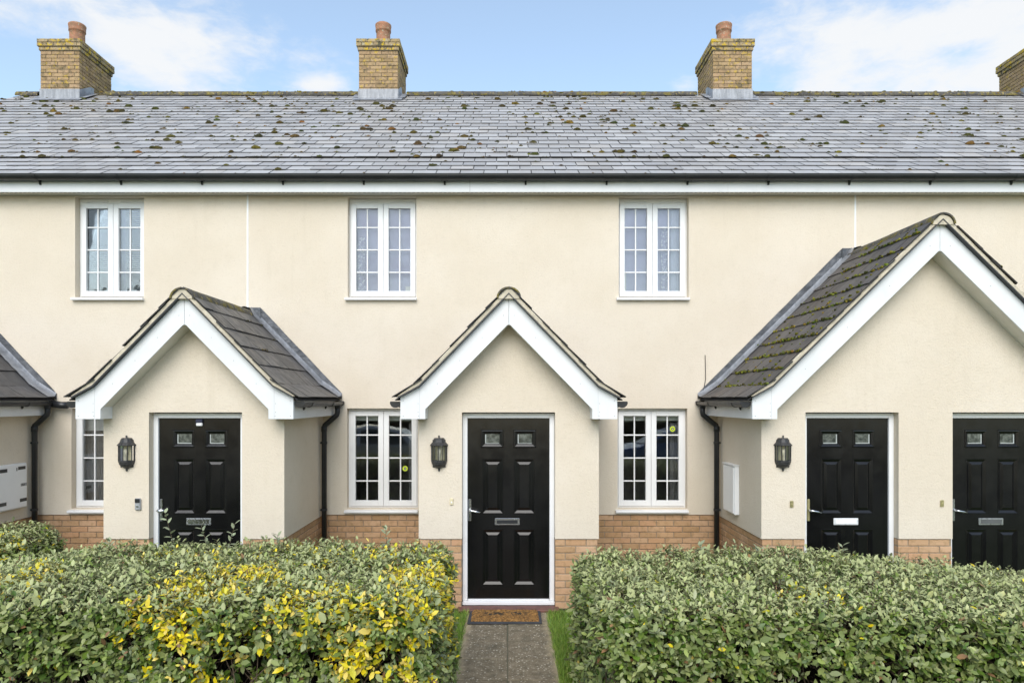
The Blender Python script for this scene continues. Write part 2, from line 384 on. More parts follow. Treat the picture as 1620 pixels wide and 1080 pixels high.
MOSSC = [(.10, .092, .034), (.13, .110, .038), (.075, .072, .032), (.20, .135, .042), (.115, .108, .042), (.055, .052, .030), (.27, .175, .045), (.09, .085, .036)]
def add_clump(b, p, wx, ux, n, r, h, col):
    vs = []; k = 9
    for j, (rr, hh) in enumerate(((1.0, 0.), (.85, .55), (.45, .95))):
        for i in range(k):
            a = 2*math.pi*(i+.5*(j % 2))/k; q = rr*r*random.uniform(.75, 1.2)
            vs.append(p+wx*(math.cos(a)*q*1.25)+ux*(math.sin(a)*q*.8)+n*(hh*h*random.uniform(.8, 1.2)-.006))
    vs.append(p+n*h)
    fs = []
    for j in range(2):
        for i in range(k): fs.append((j*k+i, j*k+(i+1) % k, (j+1)*k+(i+1) % k, (j+1)*k+i))
    for i in range(k): fs.append((2*k+i, 2*k+(i+1) % k, 3*k))
    b.add(vs, fs, col=tuple(c*random.uniform(.75, 1.25) for c in col))

# ------------------------------------------------------------------ bricks
BL, BH, BJ = .215, .065, .010
def brick_mesh(m, L=BL, H=BH, Dp=.10): return B().box(-L/2, L/2, -Dp/2, Dp/2, -H/2, H/2).mesh('brick', m, bevel=.004)
BRICK_ME = brick_mesh(BRICK); CB_ME = brick_mesh(CBRICK); CO_ME = brick_mesh(CORBEL)
def brick_run(parent, a0, a1, z0, n, face, axis='x', sgn=-1, me=BRICK_ME, first=0, gauge=.075, jit=.0025):
    """courses of stretcher bond from a0 to a1; face = coordinate of the outer face, sgn = outward direction along the other axis"""
    pitch = BL+BJ
    for c in range(n):
        a = a0+(first+c) % 2*(-pitch/2)-.0; z = z0+c*gauge+BH/2
        while a < a1-.02:
            s0, s1 = max(a, a0), min(a+BL, a1); a += pitch
            if s1-s0 < .03: continue
            m = (s0+s1)/2; f = face-sgn*(.05)+sgn*random.uniform(-jit, jit)
            o = link('brick', me, parent); sc = Matrix.Diagonal(((s1-s0)/BL, 1, 1, 1))
            if axis == 'x': M = Matrix.Translation((m, f, z)) @ sc
            else: M = Matrix.Translation((f, m, z)) @ Matrix.Rotation(R(90), 4, 'Z') @ sc
            o.matrix_basis = M @ Matrix.Rotation(random.uniform(-.004, .004), 4, 'Y')

# ------------------------------------------------------------------ terraced houses
YW = 9.0                                         # front wall plane
RB = .757                                        # bottom edge of the render
XL, XJ1, XJ2, XR = -9.75, -3.380, 4.520, 13.0    # gable end, movement joints, far right
def wall_front(b, x0, x1, z0, z1, y, holes, depth=.13, back=.14):
    xs = sorted({x0, x1, *[h[0] for h in holes], *[h[1] for h in holes]}); zs = sorted({z0, z1, *[h[2] for h in holes], *[h[3] for h in holes]})
    for i in range(len(xs)-1):
        for j in range(len(zs)-1):
            cx, cz = (xs[i]+xs[i+1])/2, (zs[j]+zs[j+1])/2
            if any(h[0] < cx < h[1] and h[2] < cz < h[3] for h in holes): continue
            b.add([(xs[i], y, zs[j]), (xs[i+1], y, zs[j]), (xs[i+1], y, zs[j+1]), (xs[i], y, zs[j+1])], [(0, 1, 2, 3)])
    for (a, c, d, e) in holes:
        for (p, q) in (((a, d), (a, e)), ((a, e), (c, e)), ((c, e), (c, d)), ((c, d), (a, d))):
            b.add([(p[0], y, p[1]), (q[0], y, q[1]), (q[0], y+depth, q[1]), (p[0], y+depth, p[1])], [(0, 1, 2, 3)])
    return b

def window(house, x0, x1, z0, z1, upper, dress, sill_ext=.03):
    yf = YW+.098; head = .062 if upper else .034; fb = .022
    b = B()
    for r in ((x0, x0+fb, z0, z1), (x1-fb, x1, z0, z1), (x0+fb, x1-fb, z1-head, z1), (x0+fb, x1-fb, z0, z0+.020)): b.box(r[0], r[1], yf, yf+.065, r[2], r[3])
    win = b.build('window', WHITE, house, bevel=.003)
    xm = (x0+x1)/2; zt, zb = z1-head-.002, z0+.022; panes = []
    for (a, c) in ((x0+fb+.002, xm-.002), (xm+.002, x1-fb-.002)):
        st, tr, br = .068, .064, .072; y0, y1 = yf-.016, yf+.04; s = B()
        s.box(a, a+st, y0, y1, zb, zt); s.box(c-st, c, y0, y1, zb, zt); s.box(a+st, c-st, y0, y1, zt-tr, zt); s.box(a+st, c-st, y0, y1, zb, zb+br)
        gx0, gx1, gz0, gz1 = a+st, c-st, zb+br, zt-tr; H = gz1-gz0; rows = (.229, .272, .272, .227); bw = .017
        gxm = (gx0+gx1)/2; s.box(gxm-bw/2, gxm+bw/2, yf+.004, yf+.03, gz0, gz1)
        zc = gz0; cells = []
        for i, f in enumerate(rows):
            zn = zc+H*f
            if i < 3:
                s.box(gx0, gxm-bw/2, yf+.005, yf+.029, zn-bw/2, zn+bw/2); s.box(gxm+bw/2, gx1, yf+.005, yf+.029, zn-bw/2, zn+bw/2)
            cells.append((zc+(bw/2 if i else 0), zn-(bw/2 if i < 3 else 0))); zc = zn
        s.build('sash', WHITE, win, bevel=.0025)
        for (p, q) in cells:
            for (l, r) in ((gx0, gxm-bw/2), (gxm+bw/2, gx1)):
                panes.append(box('pane', GLASS, win, l+.001, r-.001, yf+.016, yf+.020, p+.001, q-.001))
    zs0 = z0-.045 if upper else z0-.055
    B().ex([(YW-.055, zs0+.004), (YW-.055, zs0+.030), (YW-.048, zs0+.036), (yf-.001, z0-.001), (yf-.001, zs0)], x0-sill_ext, x1+(.004 if upper else .006), 'x').build('sill', WHITE, win, bevel=.003)
    if upper:
        for (a, c) in ((x0+.09, xm-.07), (xm+.09, x1-.07)): box('trickle_vent', WHITE, win, a, c, yf-.014, yf-.0005, z1-.045, z1-.026, bevel=.004)
    # the room behind
    r = B(); a, c, d, e, y0, y1 = x0-.4, x1+.4, z0-.55, z1+.25, yf+.07, yf+2.6
    r.add([(a, y0, d), (c, y0, d), (c, y1, d), (a, y1, d), (a, y0, e), (c, y0, e), (c, y1, e), (a, y1, e)], [(0, 1, 2, 3), (4, 7, 6, 5), (1, 5, 6, 2), (2, 6, 7, 3), (3, 7, 4, 0)])
    r.build('room', DARKROOM, win)
    yc = yf+.10
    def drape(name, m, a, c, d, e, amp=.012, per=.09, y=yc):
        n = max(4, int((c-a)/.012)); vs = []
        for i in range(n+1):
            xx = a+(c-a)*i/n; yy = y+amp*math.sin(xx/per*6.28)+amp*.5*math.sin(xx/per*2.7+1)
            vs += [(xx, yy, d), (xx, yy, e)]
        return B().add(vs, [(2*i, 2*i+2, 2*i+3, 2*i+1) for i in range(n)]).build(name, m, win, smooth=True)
    if dress == 'sky_sheet_left':
        drape('sky_reflection_sheet', SKY_REFL, x0, x1, z0, z1, .004, .3, yc-.005); drape('lace_curtain', LACE, x0+.09, x0+.19, z0, z0+.83, .006, .05, yc-.03)  # full-width lavender sheet is added to imitate reflected sky
        box('paper_card', CARD, win, x1-.165, x1-.105, yf+.05, yf+.054, z0+.094, z0+.165)
    elif dress == 'sky_sheet_right':
        drape('sky_reflection_sheet', SKY_REFL, x0, x1, z0, z1, .004, .3, yc-.005); drape('lace_curtain', LACE, xm+.13, xm+.235, z0, z0+.93, .006, .05, yc-.03)
        drape('curtain', plain('pale_curtain', (.58, .61, .76), .9, var=.06).m, xm+.255, x1, z0, z1, .009, .08, yc-.025)
        drape('curtain', CARD, x0+.08, x0+.125, z0, z0+.36, .004, .05, yc-.03)
    elif dress == 'blind':
        drape('sky_reflection_sheet', SKY_REFL, x0, x1, z0, z1, .003, .4, yc+.05)
        bl = B(); z = z0+.05
        while z < z1-.08:
            for (a, c) in ((x0+.09, xm-.05), (xm+.10, x1-.05)): bl.add([(a, yc-.012, z), (c, yc-.012, z), (c, yc+.012, z+.017), (a, yc+.012, z+.017)], [(0, 1, 2, 3)])
            z += .026
        o = bl.build('venetian_blind', BLIND, win); o['kind'] = 'stuff'
    elif dress == 'header':
        box('roller_blind', CARD, win, x0+.03, x1-.03, yc+.03, yc+.07, z1-.165, z1-.04)
        drape('curtain', CURTAIN, x1-.16, x1-.02, z0, z1-.2, .012, .07, yc+.10)
    elif dress == 'curtains':
        box('roller_blind', CARD, win, x0+.03, x1-.03, yc+.03, yc+.05, z1-.30, z1-.04)
        drape('curtain', CURTAIN, x0+.02, x0+.26, z0, z1-.1, .014, .07, yc+.08)
    return win, panes

WINS = {'left': [(-5.623, -4.728, 3.58, 4.885, True, 'blind'), (-5.671, -4.752, .835, 2.137, False, 'curtains')],
        'mid': [(-2.079, -1.184, 3.58, 4.885, True, 'sky_sheet_left'), (1.445, 2.356, 3.58, 4.885, True, 'sky_sheet_right'), (-2.088, -1.167, .835, 2.137, False, 'header'), (1.43, 2.338, .835, 2.137, False, 'header')],
        'right': []}
SOFZ = 4.905
# main roof geometry: eaves, slight bellcast, ridge
P1, P2 = R(30), R(32.4)
E0 = Vector((0, 8.755, 5.085)); u1 = Vector((0, math.cos(P1), math.sin(P1))); n1v = Vector((0, -math.sin(P1), math.cos(P1)))
u2 = Vector((0, math.cos(P2), math.sin(P2))); n2v = Vector((0, -math.sin(P2), math.cos(P2)))
E1 = E0+u1*(.256*4)+n1v*.016; RT = E1+u2*(.26*20)
MAIN_ROWS = [(E0+u1*(.256*i), u1, n1v, .256) for i in range(4)]+[(E1+u2*(.26*i), u2, n2v, .26, .26*(20-i)) for i in range(20)]
SP_MAIN = slate_proto(SLATE, .303, .36, .012, gap=.0052)
CHIM = {'left': [-8.797], 'mid': [-2.540, 4.420], 'right': [10.82]}
def chimney(house, xc):
    x0, x1, y0, y1 = xc-.382, xc+.382, 13.60, 14.70; zt = 9.325; zb = 8.10
    ch = B().box(x0+.010, x1-.010, y0+.010, y1-.010, 7.6, zt-.06).build('chimney', CMORTAR, house)
    nb = 13; z = zt-.225-nb*.0722
    for c in range(nb):
        zz = z+c*.0722; par = c % 2
        brick_run(ch, x0, x1, zz, 1, y0, 'x', -1, CB_ME, par); 
        for sx, face in ((-1, x0), (1, x1)): brick_run(ch, y0+.112, y1, zz, 1, face, 'y', sx, CB_ME, par)
    for c, ov in enumerate((.022, .045, .045)):
        zz = zt-.22+c*.0735
        brick_run(ch, x0-ov, x1+ov, zz, 1, y0-ov, 'x', -1, CO_ME, c); brick_run(ch, x0-ov, x1+ov, zz, 1, y1+ov, 'x', 1, CO_ME, c)
        for sx, face in ((-1, x0-ov), (1, x1+ov)): brick_run(ch, y0-ov+.112, y1+ov-.112, zz, 1, face, 'y', sx, CO_ME, c)
        box('bed_mortar', CMORTAR, ch, x0-ov+.009, x1+ov-.009, y0-ov+.009, y1+ov-.009, zz-.010, zz+.0735 if c < 2 else zz+.058)
    pr = [(.150, -.05), (.148, .0), (.145, .40), (.145, .485), (.160, .495), (.162, .515), (.160, .53), (.162, .60), (.168, .625), (.168, .655), (.152, .672), (.125, .66), (.120, .50), (.12, .3)]
    B().lathe([(r_*.97, z_*.86) for (r_, z_) in pr], (xc, 14.15, zt), 24).build('chimney_pot', POT, ch, smooth=True)
    B().lathe([(.26, 0), (.22, .03), (.15, .055)], (xc, 14.15, zt-.03), 16).build('mortar_flaunching', VERGE, ch)
    # lead apron and stepped side flashing
    zr = lambda y: E1.z+(y-E1.y)*math.tan(P2)+.03
    f = B().box(x0-.012, x1+.012, y0-.014, y0-.002, zr(y0)-.05, 8.345)
    f.add([(x0-.1, y0-.014, zr(y0)+.012), (x1+.1, y0-.014, zr(y0)+.012), (x1+.1, y0-.17, zr(y0-.17)+.014), (x0-.1, y0-.17, zr(y0-.17)+.014)], [(0, 1, 2, 3)])
    f.build('lead_apron', LEADB, ch)
    for sx in (-1, 1):
        X = x0-.010 if sx < 0 else x1+.010; r = RT.y+.02
        s = B().ex([(y0-.012, zr(y0)-.05), (y0-.012, 8.345), (y0+.02, 8.35), (r-.10, zr(r)+.10), (r+.02, zr(r)+.12), (r+.02, zr(r)-.2)], X-.003, X+.003, 'x'); s.build('lead_flashing', LEADB, ch)
        W2 = sx*.13
        B().add([(X, y0-.02, zr(y0)+.016), (X+W2, y0-.02, zr(y0)+.016), (X+W2, r-.03, zr(r-.03)+.016), (X, r-.03, zr(r-.03)+.016)], [(0, 1, 2, 3)]).build('lead_soaker', LEADB, ch)

HOUSES = {}
def house(key, x0, x1, label, gx):
    h = thing('terraced_house', label, 'house', ((x0+x1)/2, YW, 0), 'houses of the terrace'); HOUSES[key] = h
    holes = [(a, b_, c, d) for (a, b_, c, d, *_r) in WINS[key]]
    b = wall_front(B(), x0+.004, x1-.004, RB, SOFZ+.05, YW, holes)
    b.add([(x0, YW, RB), (x1, YW, RB), (x1, YW+.03, RB), (x0, YW+.03, RB)], [(0, 1, 2, 3)])
    wl_ = b.build('wall', RENDER, h)
    for d in WINS[key]: window(h, *d)
    pl = B().box(x0, x1, YW+.023, YW+.12, 0, RB-.002).build('plinth', MORTAR, h)
    for (a, c) in gx: brick_run(pl, a, c, .007, 10, YW+.013, 'x', -1)
    # eaves
    B().box(x0, x1, 8.82, 8.838, 4.892, 5.075).build('fascia', BOARD, h, bevel=.002)
    for xj in (x0+2.9,):
        box('butt_joint', plain('board_gap', (.33, .33, .32), .7).m, h, xj-.002, xj+.002, 8.8190, 8.8199, 4.893, 5.07)
    so = B().box(x0, x1, 8.84, YW-.001, SOFZ, SOFZ+.009).build('soffit', SOFFIT, h)
    v = B(); x = x0+.03
    while x < x1-.05: v.box(x, x+.036, 8.868, 8.888, SOFZ-.0015, SOFZ+.001); x += .0575
    v = v.build('vent_slots', BLACK, so); v['kind'] = 'stuff'
    prof = []
    gy, gz, r = 8.748, 5.082, .062
    for k in range(13): a = math.pi+math.pi*k/12; prof.append((gy+r*math.cos(a), gz+r*math.sin(a)))
    for k in range(12, -1, -1): a = math.pi+math.pi*k/12; prof.append((gy+(r-.005)*math.cos(a), gz+(r-.005)*math.sin(a)))
    prof.insert(0, (gy-r-.004, gz+.006))
    g = B().ex(prof, x0, x1, 'x').build('gutter', BLACK, h, smooth=False)
    for xb in [(-5.95+1.03*i) for i in range(-4, 18)]:
        if x0 < xb < x1:
            big = random.random() < .3
            k = B(); wd = .045 if big else .014
            pr = [(gy+(r+.006)*math.cos(a), gz+(r+.006)*math.sin(a)) for a in [math.pi+math.pi*i/10 for i in range(11)]]+[(gy+(r+.001)*math.cos(a), gz+(r+.001)*math.sin(a)) for a in [math.pi+math.pi*i/10 for i in range(10, -1, -1)]]
            k.ex(pr, xb-wd, xb+wd, 'x'); k.ex([(8.8195, gz-.10), (8.806, gz-.10), (8.79, gz-.045), (8.8195, gz-.02)], xb-.011, xb+.011, 'x'); k.build('gutter_bracket', BLACK, g)
    # roof: deck, slates, ridge tiles, moss
    dk = B(); th = .03
    pts = [(8.83, 5.085), (E1.y, E1.z-.03), (RT.y, RT.z-.012), (RT.y+4.4, RT.z-2.8), (RT.y+4.4, RT.z-2.9), (RT.y, RT.z-.12), (E1.y, E1.z-.12), (8.85, 5.02)]
    rx0 = x0-.15 if key == 'left' else x0
    rf = dk.ex(pts, rx0+.01, x1, 'x').build('roof', plain('roof_underlay', (.05, .05, .055), .9).m, h)
    spots = lay_slates(rf, MAIN_ROWS, Vector((1, 0, 0)), rx0, x1, SP_MAIN, .303, 300, 'upper_slates', SLATE, key == 'left', key == 'right')
    x = rx0+.0
    rp = [(RT.y+.125*math.cos(a)*1.0, RT.z-.035+.115*math.sin(a)) for a in [math.pi*i/10 for i in range(11)]]+[(RT.y+.105*math.cos(a), RT.z-.035+.095*math.sin(a)) for a in [math.pi*i/10 for i in range(10, -1, -1)]]
    rme = B().ex(rp, 0, .446, 'x').mesh('ridge_tile', RIDGE)
    while x < x1-.05:
        if not any(abs(x+.22-c) < .50 for c in CHIM[key]):
            o = link('ridge_tile', rme, rf); L = min(.45, x1-x)/.45
            o.matrix_basis = Matrix.Translation((x, 0, random.uniform(-.004, .004))) @ Matrix.Diagonal((L, 1, 1, 1))
        x += .45
    mo = B()
    for (p, wx, ux, nn, ri) in spots:
        dn = mnoise.fractal(Vector((p.x*.55+3, p.y*.9, 0)), .6, 2.0, 3)
        if ri < 4: prob = .045
        else: prob = max(.08, .36+.70*dn) * (1.0 if not (4.2 < p.x < 6.6) else .35)
        for _ in range(2):
            if random.random() < prob:
                r_ = min(.042, .010+random.expovariate(1/.011))
                q = p+wx*random.uniform(-.15, .15)+ux*random.choice((0., .01, .02, random.uniform(0, .22)))
                add_clump(mo, q, wx, ux, nn, r_*1.4, r_*random.uniform(.7, 1.0), random.choice(MOSSC))
                cc = random.choice(MOSSC)
                for _k in range(random.choice((0, 0, 1, 2, 3))): add_clump(mo, q+wx*random.uniform(-2.6, 2.6)*r_+ux*random.uniform(-.3, .8)*r_, wx, ux, nn, r_*random.uniform(.35, .9), r_*random.uniform(.3, .7), cc)
            if random.random() < prob*.5:
                a_ = random.uniform(-.14, .05); cc = random.choice(MOSSC)
                for _k in range(random.randrange(2, 7)): add_clump(mo, p+wx*(a_+_k*.022+random.uniform(-.008, .008))+ux*.004, wx, ux, nn, random.uniform(.005, .012), random.uniform(.004, .009), cc)
    x = rx0
    while x < x1:
        dn = mnoise.fractal(Vector((x*.6+9, 2, 0)), .6, 2.0, 3)
        if random.random() < .35+.6*dn and not any(abs(x-c) < .5 for c in CHIM[key]):
            a = R(random.uniform(75, 160)); q = Vector((x, RT.y+.118*math.cos(a), RT.z-.035+.108*math.sin(a)))
            add_clump(mo, q, Vector((1, 0, 0)), Vector((0, math.sin(a), -math.cos(a))), Vector((0, math.cos(a), math.sin(a))), random.uniform(.02, .045), random.uniform(.015, .03), random.choice([(.30, .23, .05), (.15, .12, .04), (.36, .25, .05), (.09, .08, .03)]))
        x += .055
    o = mo.build('moss', MOSS, rf, smooth=True); o['kind'] = 'stuff'
    for c in CHIM[key]: chimney(h, c)
    return h
hL = house('left', XL, XJ1, 'cream rendered house left of the left white wall joint, leftmost chimney on its roof', [(-6.25, -4.18)])
hM = house('mid', XJ1, XJ2, 'cream rendered middle house with four white windows, between the two white wall joints', [(-2.55, -.80), (.82, 2.88)])
hR = house('right', XJ2, XR, 'cream rendered house on the far right, beyond the right white wall joint', [])
for h, x in ((hL, XJ1), (hM, XJ2)): box('movement_joint', WHITE, h, x-.011, x+.011, YW-.004, YW+.02, RB, SOFZ)
# left gable end wall
B().ex([(YW+.01, 0), (YW+.01, 4.9), (RT.y, RT.z-.15), (18.4, 5.6), (18.4, 0)], XL-.05, XL+.0, 'x').build('gable_wall', RENDER, hL)

# ------------------------------------------------------------------ doors
YP = 7.43                                        # porch front plane
def panel_rings(b, x0, x1, z0, z1, y, prof):
    loops = []
    for (i, d) in prof: loops.append([(x0+i, y+d, z0+i), (x1-i, y+d, z0+i), (x1-i, y+d, z1-i), (x0+i, y+d, z1-i)])
    k = len(b.v); vs = [p for l in loops for p in l]; fs = []
    for j in range(len(loops)-1):
        for i in range(4): fs.append((4*j+i, 4*j+(i+1) % 4, 4*j+4+(i+1) % 4, 4*j+4+i))
    return vs, fs, loops[-1]
def door(porch, xc, slot, knob='lever', w=.886):
    x0, x1, z0, z1 = xc-w/2, xc+w/2, .090, 2.046; y = YP+.112
    rects = []
    for s in (-1, 1):
        a, c = sorted((xc+s*.055, xc+s*.300)); rects.append((a, c, 1.727, 1.922, 'g'))
        a, c = sorted((xc+s*.058, xc+s*.284)); rects.append((a, c, 1.010, 1.609, 'p')); rects.append((a, c, .234, .842, 'p'))
    b = B(); wall_front(b, x0, x1, z0, z1, y, [r[:4] for r in rects], depth=.0001)
    b.add([(x0, y, z0), (x1, y, z0), (x1, y, z1), (x0, y, z1), (x0, y+.044, z0), (x1, y+.044, z0), (x1, y+.044, z1), (x0, y+.044, z1)], [(0, 1, 5, 4), (1, 2, 6, 5), (2, 3, 7, 6), (3, 0, 4, 7)])
    for (a, c, d, e, k) in rects:
        if k == 'g':
            vs, fs, last = panel_rings(b, a, c, d, e, y, [(0, 0), (.006, -.008), (.014, -.009), (.038, .006), (.041, .012), (.043, .016)]); b.add(vs, fs)
        else:
            vs, fs, last = panel_rings(b, a, c, d, e, y, [(0, 0), (.003, -.004), (.007, -.004), (.034, .012), (.038, .012), (.064, -.002), (.067, -.002)]); b.add(vs, fs+[(len(vs)-4, len(vs)-3, len(vs)-2, len(vs)-1)])
    dr = b.build('door', DOOR, porch)
    for (a, c, d, e, k) in rects:
        if k == 'g':
            box('pane', OBSCURE, dr, a+.043, c-.043, y+.017, y+.021, d+.043, e-.043)
            q = (a+.047, a+.056) if xc < 2 else (c-.058, c-.048)
            bb = B().box(q[0], q[1], y+.0145, y+.0165, d+.050, e-.050); bb.box(a+.047, c-.047, y+.0140, y+.0160, d+.045, d+.0495 if abs(xc) < 1 else d+.053); bb.build('reflection_strip', PANE_REFL, dr)  # pale strips paint the inner frame's reflection in the pane
    # frame, threshold
    fr = B(); fy0, fy1 = YP+.090, YP+.165; ft = .060
    for r in ((x0-.056, x0-.004, z0-.02, z1+.056), (x1+.004, x1+.056, z0-.02, z1+.056), (x0-.004, x1+.004, z1+.004, z1+.056)): fr.box(r[0], r[1], fy0, fy1, r[2], r[3])
    fr.box(x0-.020, x0-.003, fy0+.012, fy1, z0, z1+.02); fr.box(x1+.003, x1+.020, fy0+.012, fy1, z0, z1+.02)
    fr.build('door_frame', WHITE, porch, bevel=.003)
    th = B().box(x0-.056, x1+.056, YP+.055, YP+.17, .030, .068); th.box(x0, x1, YP+.085, YP+.15, .0685, .084); th.build('threshold', WHITE, porch, bevel=.004)
    # letter plate
    zl = .925; L = B(); a, c = xc-.014-.135, xc-.014+.135
    if slot == 'black':
        lp = B().box(a, c, y-.010, y-.0005, zl-.038, zl+.038).build('letter_plate', CHROME, dr, bevel=.004); box('letter_flap', BLACK, lp, a+.022, c-.022, y-.014, y-.0105, zl-.022, zl+.016, bevel=.003)
    else:
        lp = B().box(a, c, y-.010, y-.0005, zl-.038, zl+.038).build('letter_plate', SILVER if slot != 'white' else plain('pale_letterplate', (.74, .75, .76), .3, .2).m, dr, bevel=.005)
        box('letter_flap', {'silver': CHROME, 'white': CARD, 'grey': plain('dark_flap', (.16, .165, .17), .4, .6).m}[slot], lp, a+.020, c-.020, y-.0135, y-.0105, zl-.024, zl+.024, bevel=.003)
    # handle
    hx = x0+.022; hm = BRASS if slot == 'white' else CHROME
    hp = B().box(hx-.015, hx+.015, y-.012, y-.0005, .93, 1.17).build('door_handle', hm, dr, bevel=.006)
    if knob == 'lever': B().tube([(hx, y-.01, 1.05), (hx, y-.052, 1.05), (hx+.02, y-.062, 1.049), (hx+.07, y-.060, 1.040), (hx+.115, y-.056, 1.030)], [.011, .011, .011, .011, .009], 8).build('lever', CHROME, hp, smooth=True)
    else:
        B().tube([(hx, y-.01, 1.05), (hx, y-.05, 1.05)], .011, 8).build('spindle', CHROME, hp, smooth=True)
        kk = B().lathe([(.0, -.02), (.018, -.017), (.030, -.006), (.033, .0), (.030, .006), (.018, .017), (0, .02)], (0, 0, 0), 16)
        kk.v = [(hx+.018+p[0]*1.35, y-.062+p[2]*.8, 1.05+p[1]*.65) for p in kk.v]; kk.build('lever', CHROME, hp, smooth=True)
    return dr, y

# ------------------------------------------------------------------ gabled porches
YB = 7.21
SP_P = slate_proto(PSLATE, .30, .36, .009); SP_PO = slate_proto(PSLATE_OLD, .30, .36, .010, jit=.008)
GMOSS = [(.16, .18, .022), (.25, .25, .03), (.10, .115, .02), (.34, .31, .045), (.065, .065, .02), (.38, .38, .06)]
def porch(xc, hw, fo, za, label, doors, old=False, pipes=(-1, 1), moss=0.15):
    p = thing('gabled_porch', label, 'porch', (xc, YP, 0), 'gabled porches in front of the terrace')
    dh = [(d[0]-.500, d[0]+.500) for d in doors]; ztop = 2.114; zk = 2.38
    kx = fo-.20; sl = (za-zk)/kx
    # walls: piers, lintel gable, side walls
    b = B(); edges = [xc-hw]+[e for d in dh for e in d]+[xc+hw]
    for i in range(0, len(edges), 2): b.box(edges[i], edges[i+1], YP, YP+.13, RB, ztop)
    zh = lambda dx: za-.05-sl*abs(dx)
    b.ex([(xc-hw, ztop), (xc+hw, ztop), (xc+hw, zh(hw)), (xc, zh(0)), (xc-hw, zh(hw))], YP, YP+.13, 'y')
    b.box(xc-hw, xc-hw+.13, YP+.13, YW, RB, 2.42 if zh(hw) > 2.42 else zh(hw)); b.box(xc+hw-.13, xc+hw, YP+.13, YW, RB, 2.42 if zh(hw) > 2.42 else zh(hw))
    b.build('wall', RENDER, p)
    pl = B(); f = .013
    for i in range(0, len(edges), 2): pl.box(edges[i]+(.019 if i == 0 else .004), edges[i+1]-(.019 if i == len(edges)-2 else .004), YP+.019, YP+.13, 0, RB-.002)
    pl.box(xc-hw+.019, xc-hw+.13, YP+.13, YW, 0, RB-.002); pl.box(xc+hw-.13, xc+hw-.019, YP+.13, YW, 0, RB-.002)
    pl = pl.build('plinth', MORTAR, p)
    for i in range(0, len(edges), 2): brick_run(pl, edges[i]+(f if i == 0 else .003), edges[i+1]-(f if i == len(edges)-2 else .003), .007, 10, YP+f, 'x', -1)
    brick_run(pl, YP+.125, YW+.01, .007, 10, xc-hw+f, 'y', -1, first=1); brick_run(pl, YP+.125, YW+.01, .007, 10, xc+hw-f, 'y', 1, first=1)
    B().box(xc-hw+.13, xc+hw-.13, 8.2, 8.25, 0, 2.4).build('inner_partition', DARKROOM, p)
    B().box(xc-hw+.13, xc+hw-.13, YP+.2, 8.2, 2.3, 2.34).build('porch_ceiling', DARKROOM, p)
    for (dx, slot, knob) in doors: door(p, dx, slot, knob)
    # bargeboards with box feet, soffits, fascias
    fi = fo-.26; zi = za-.311; zj = zi-sl*(fi-.015)*.995
    for s in (-1, 1):
        X = lambda d: xc+s*d
        B().ex([(X(.0015), za), (X(kx), zk), (X(fo), 2.272), (X(fo), 2.048), (X(fi), 2.048), (X(fi), zj), (X(.015), zi), (X(.0015), zi)], YB, YB+.020, 'y').build('bargeboard', BOARD, p, bevel=.0015)
        B().box(min(X(fi), X(fi+.012)), max(X(fi), X(fi+.012)), YB+.021, YP-.001, 2.048, zj+.03).build('box_end_cheek', BOARD, p)
        B().ex([(X(.0), zi+.012), (X(fi+.01), zj+.012), (X(fi+.01), zj+.022), (X(.0), zi+.022)], YB+.021, YP-.001, 'y').build('verge_soffit', SOFFIT, p)
        B().box(min(X(hw), X(fo-.019)), max(X(hw), X(fo-.019)), YB+.021, YW-.002, 2.050, 2.058).build('eaves_soffit', BOARD, p)
        B().box(min(X(fo-.018), X(fo)), max(X(fo-.018), X(fo)), YB+.021, YW-.002, 2.049, 2.245).build('fascia', BOARD, p, bevel=.0015)
        nl = B()
        for (d, z) in ([(kx*q, za-sl*kx*q-.155) for q in (.06, .30, .55, .80)]+[(fo-.03, 2.08), (fo-.03, 2.24), (fo-.19, 2.08)]+[(fo-.185, 2.12+.09*i) for i in range(2)]):
            nl.lathe([(.0, 0), (.0040, 0), (.0035, .002)], (0, 0, 0), 6); k = len(nl.v)-18
            nl.v[k:] = [(X(d)+q[0], YB-.001-q[2], z+q[1]) for q in nl.v[k:]]
        o = nl.build('nail_heads', plain('nail', (.22, .22, .22), .5).m, p); o['kind'] = 'stuff'
        # box foot joint line
        box('board_joint', plain('joint_line', (.45, .46, .46), .6).m, p, X(fo-.200)-.0012, X(fo-.200)+.0012, YB-.0008, YB, 2.05, zk-.01)
        # undercloak and verge mortar
        off = lambda d: (sl**2+1)**.5*d
        zt_ = lambda d, o_: (za-sl*d if d <= kx else zk-(d-kx)*.54)+o_
        B().ex([(X(0), zt_(0, .003)), (X(kx), zt_(kx, .003)), (X(fo+.015), zt_(fo+.015, .003)), (X(fo+.015), zt_(fo+.015, .014)), (X(kx), zt_(kx, .016)), (X(0), zt_(0, .017))], YB-.055, YB+.12, 'y').build('undercloak', plain('undercloak', (.06, .06, .063), .7).m, p)
        B().ex([(X(0), zt_(0, .018)), (X(kx), zt_(kx, .017)), (X(fo+.01), zt_(fo+.01, .015)), (X(fo+.03), zt_(fo+.03, .030)), (X(kx), zt_(kx, .072)), (X(0), zt_(0, .080))], YB-.042, YB+.10, 'y').build('verge_mortar', VERGE, p, bevel=.006)
        # slates
        u_lo = Vector((-s*1, 0, .56)).normalized(); u_hi = Vector((-s*1, 0, sl)).normalized()
        nrm = lambda u: Vector((s*u.z, 0, abs(u.x)))
        A0 = Vector((X(fo+.072), 0, zt_(fo+.072, .030))); Kp = Vector((X(kx), 0, zt_(kx, .064))); Tp = Vector((xc, 0, za+.066+.012))
        l1 = (Kp-A0).length; l2 = (Tp-Kp).length; tot = l1+l2; nr = max(6, round(tot/.262)); g = (tot-.06)/nr
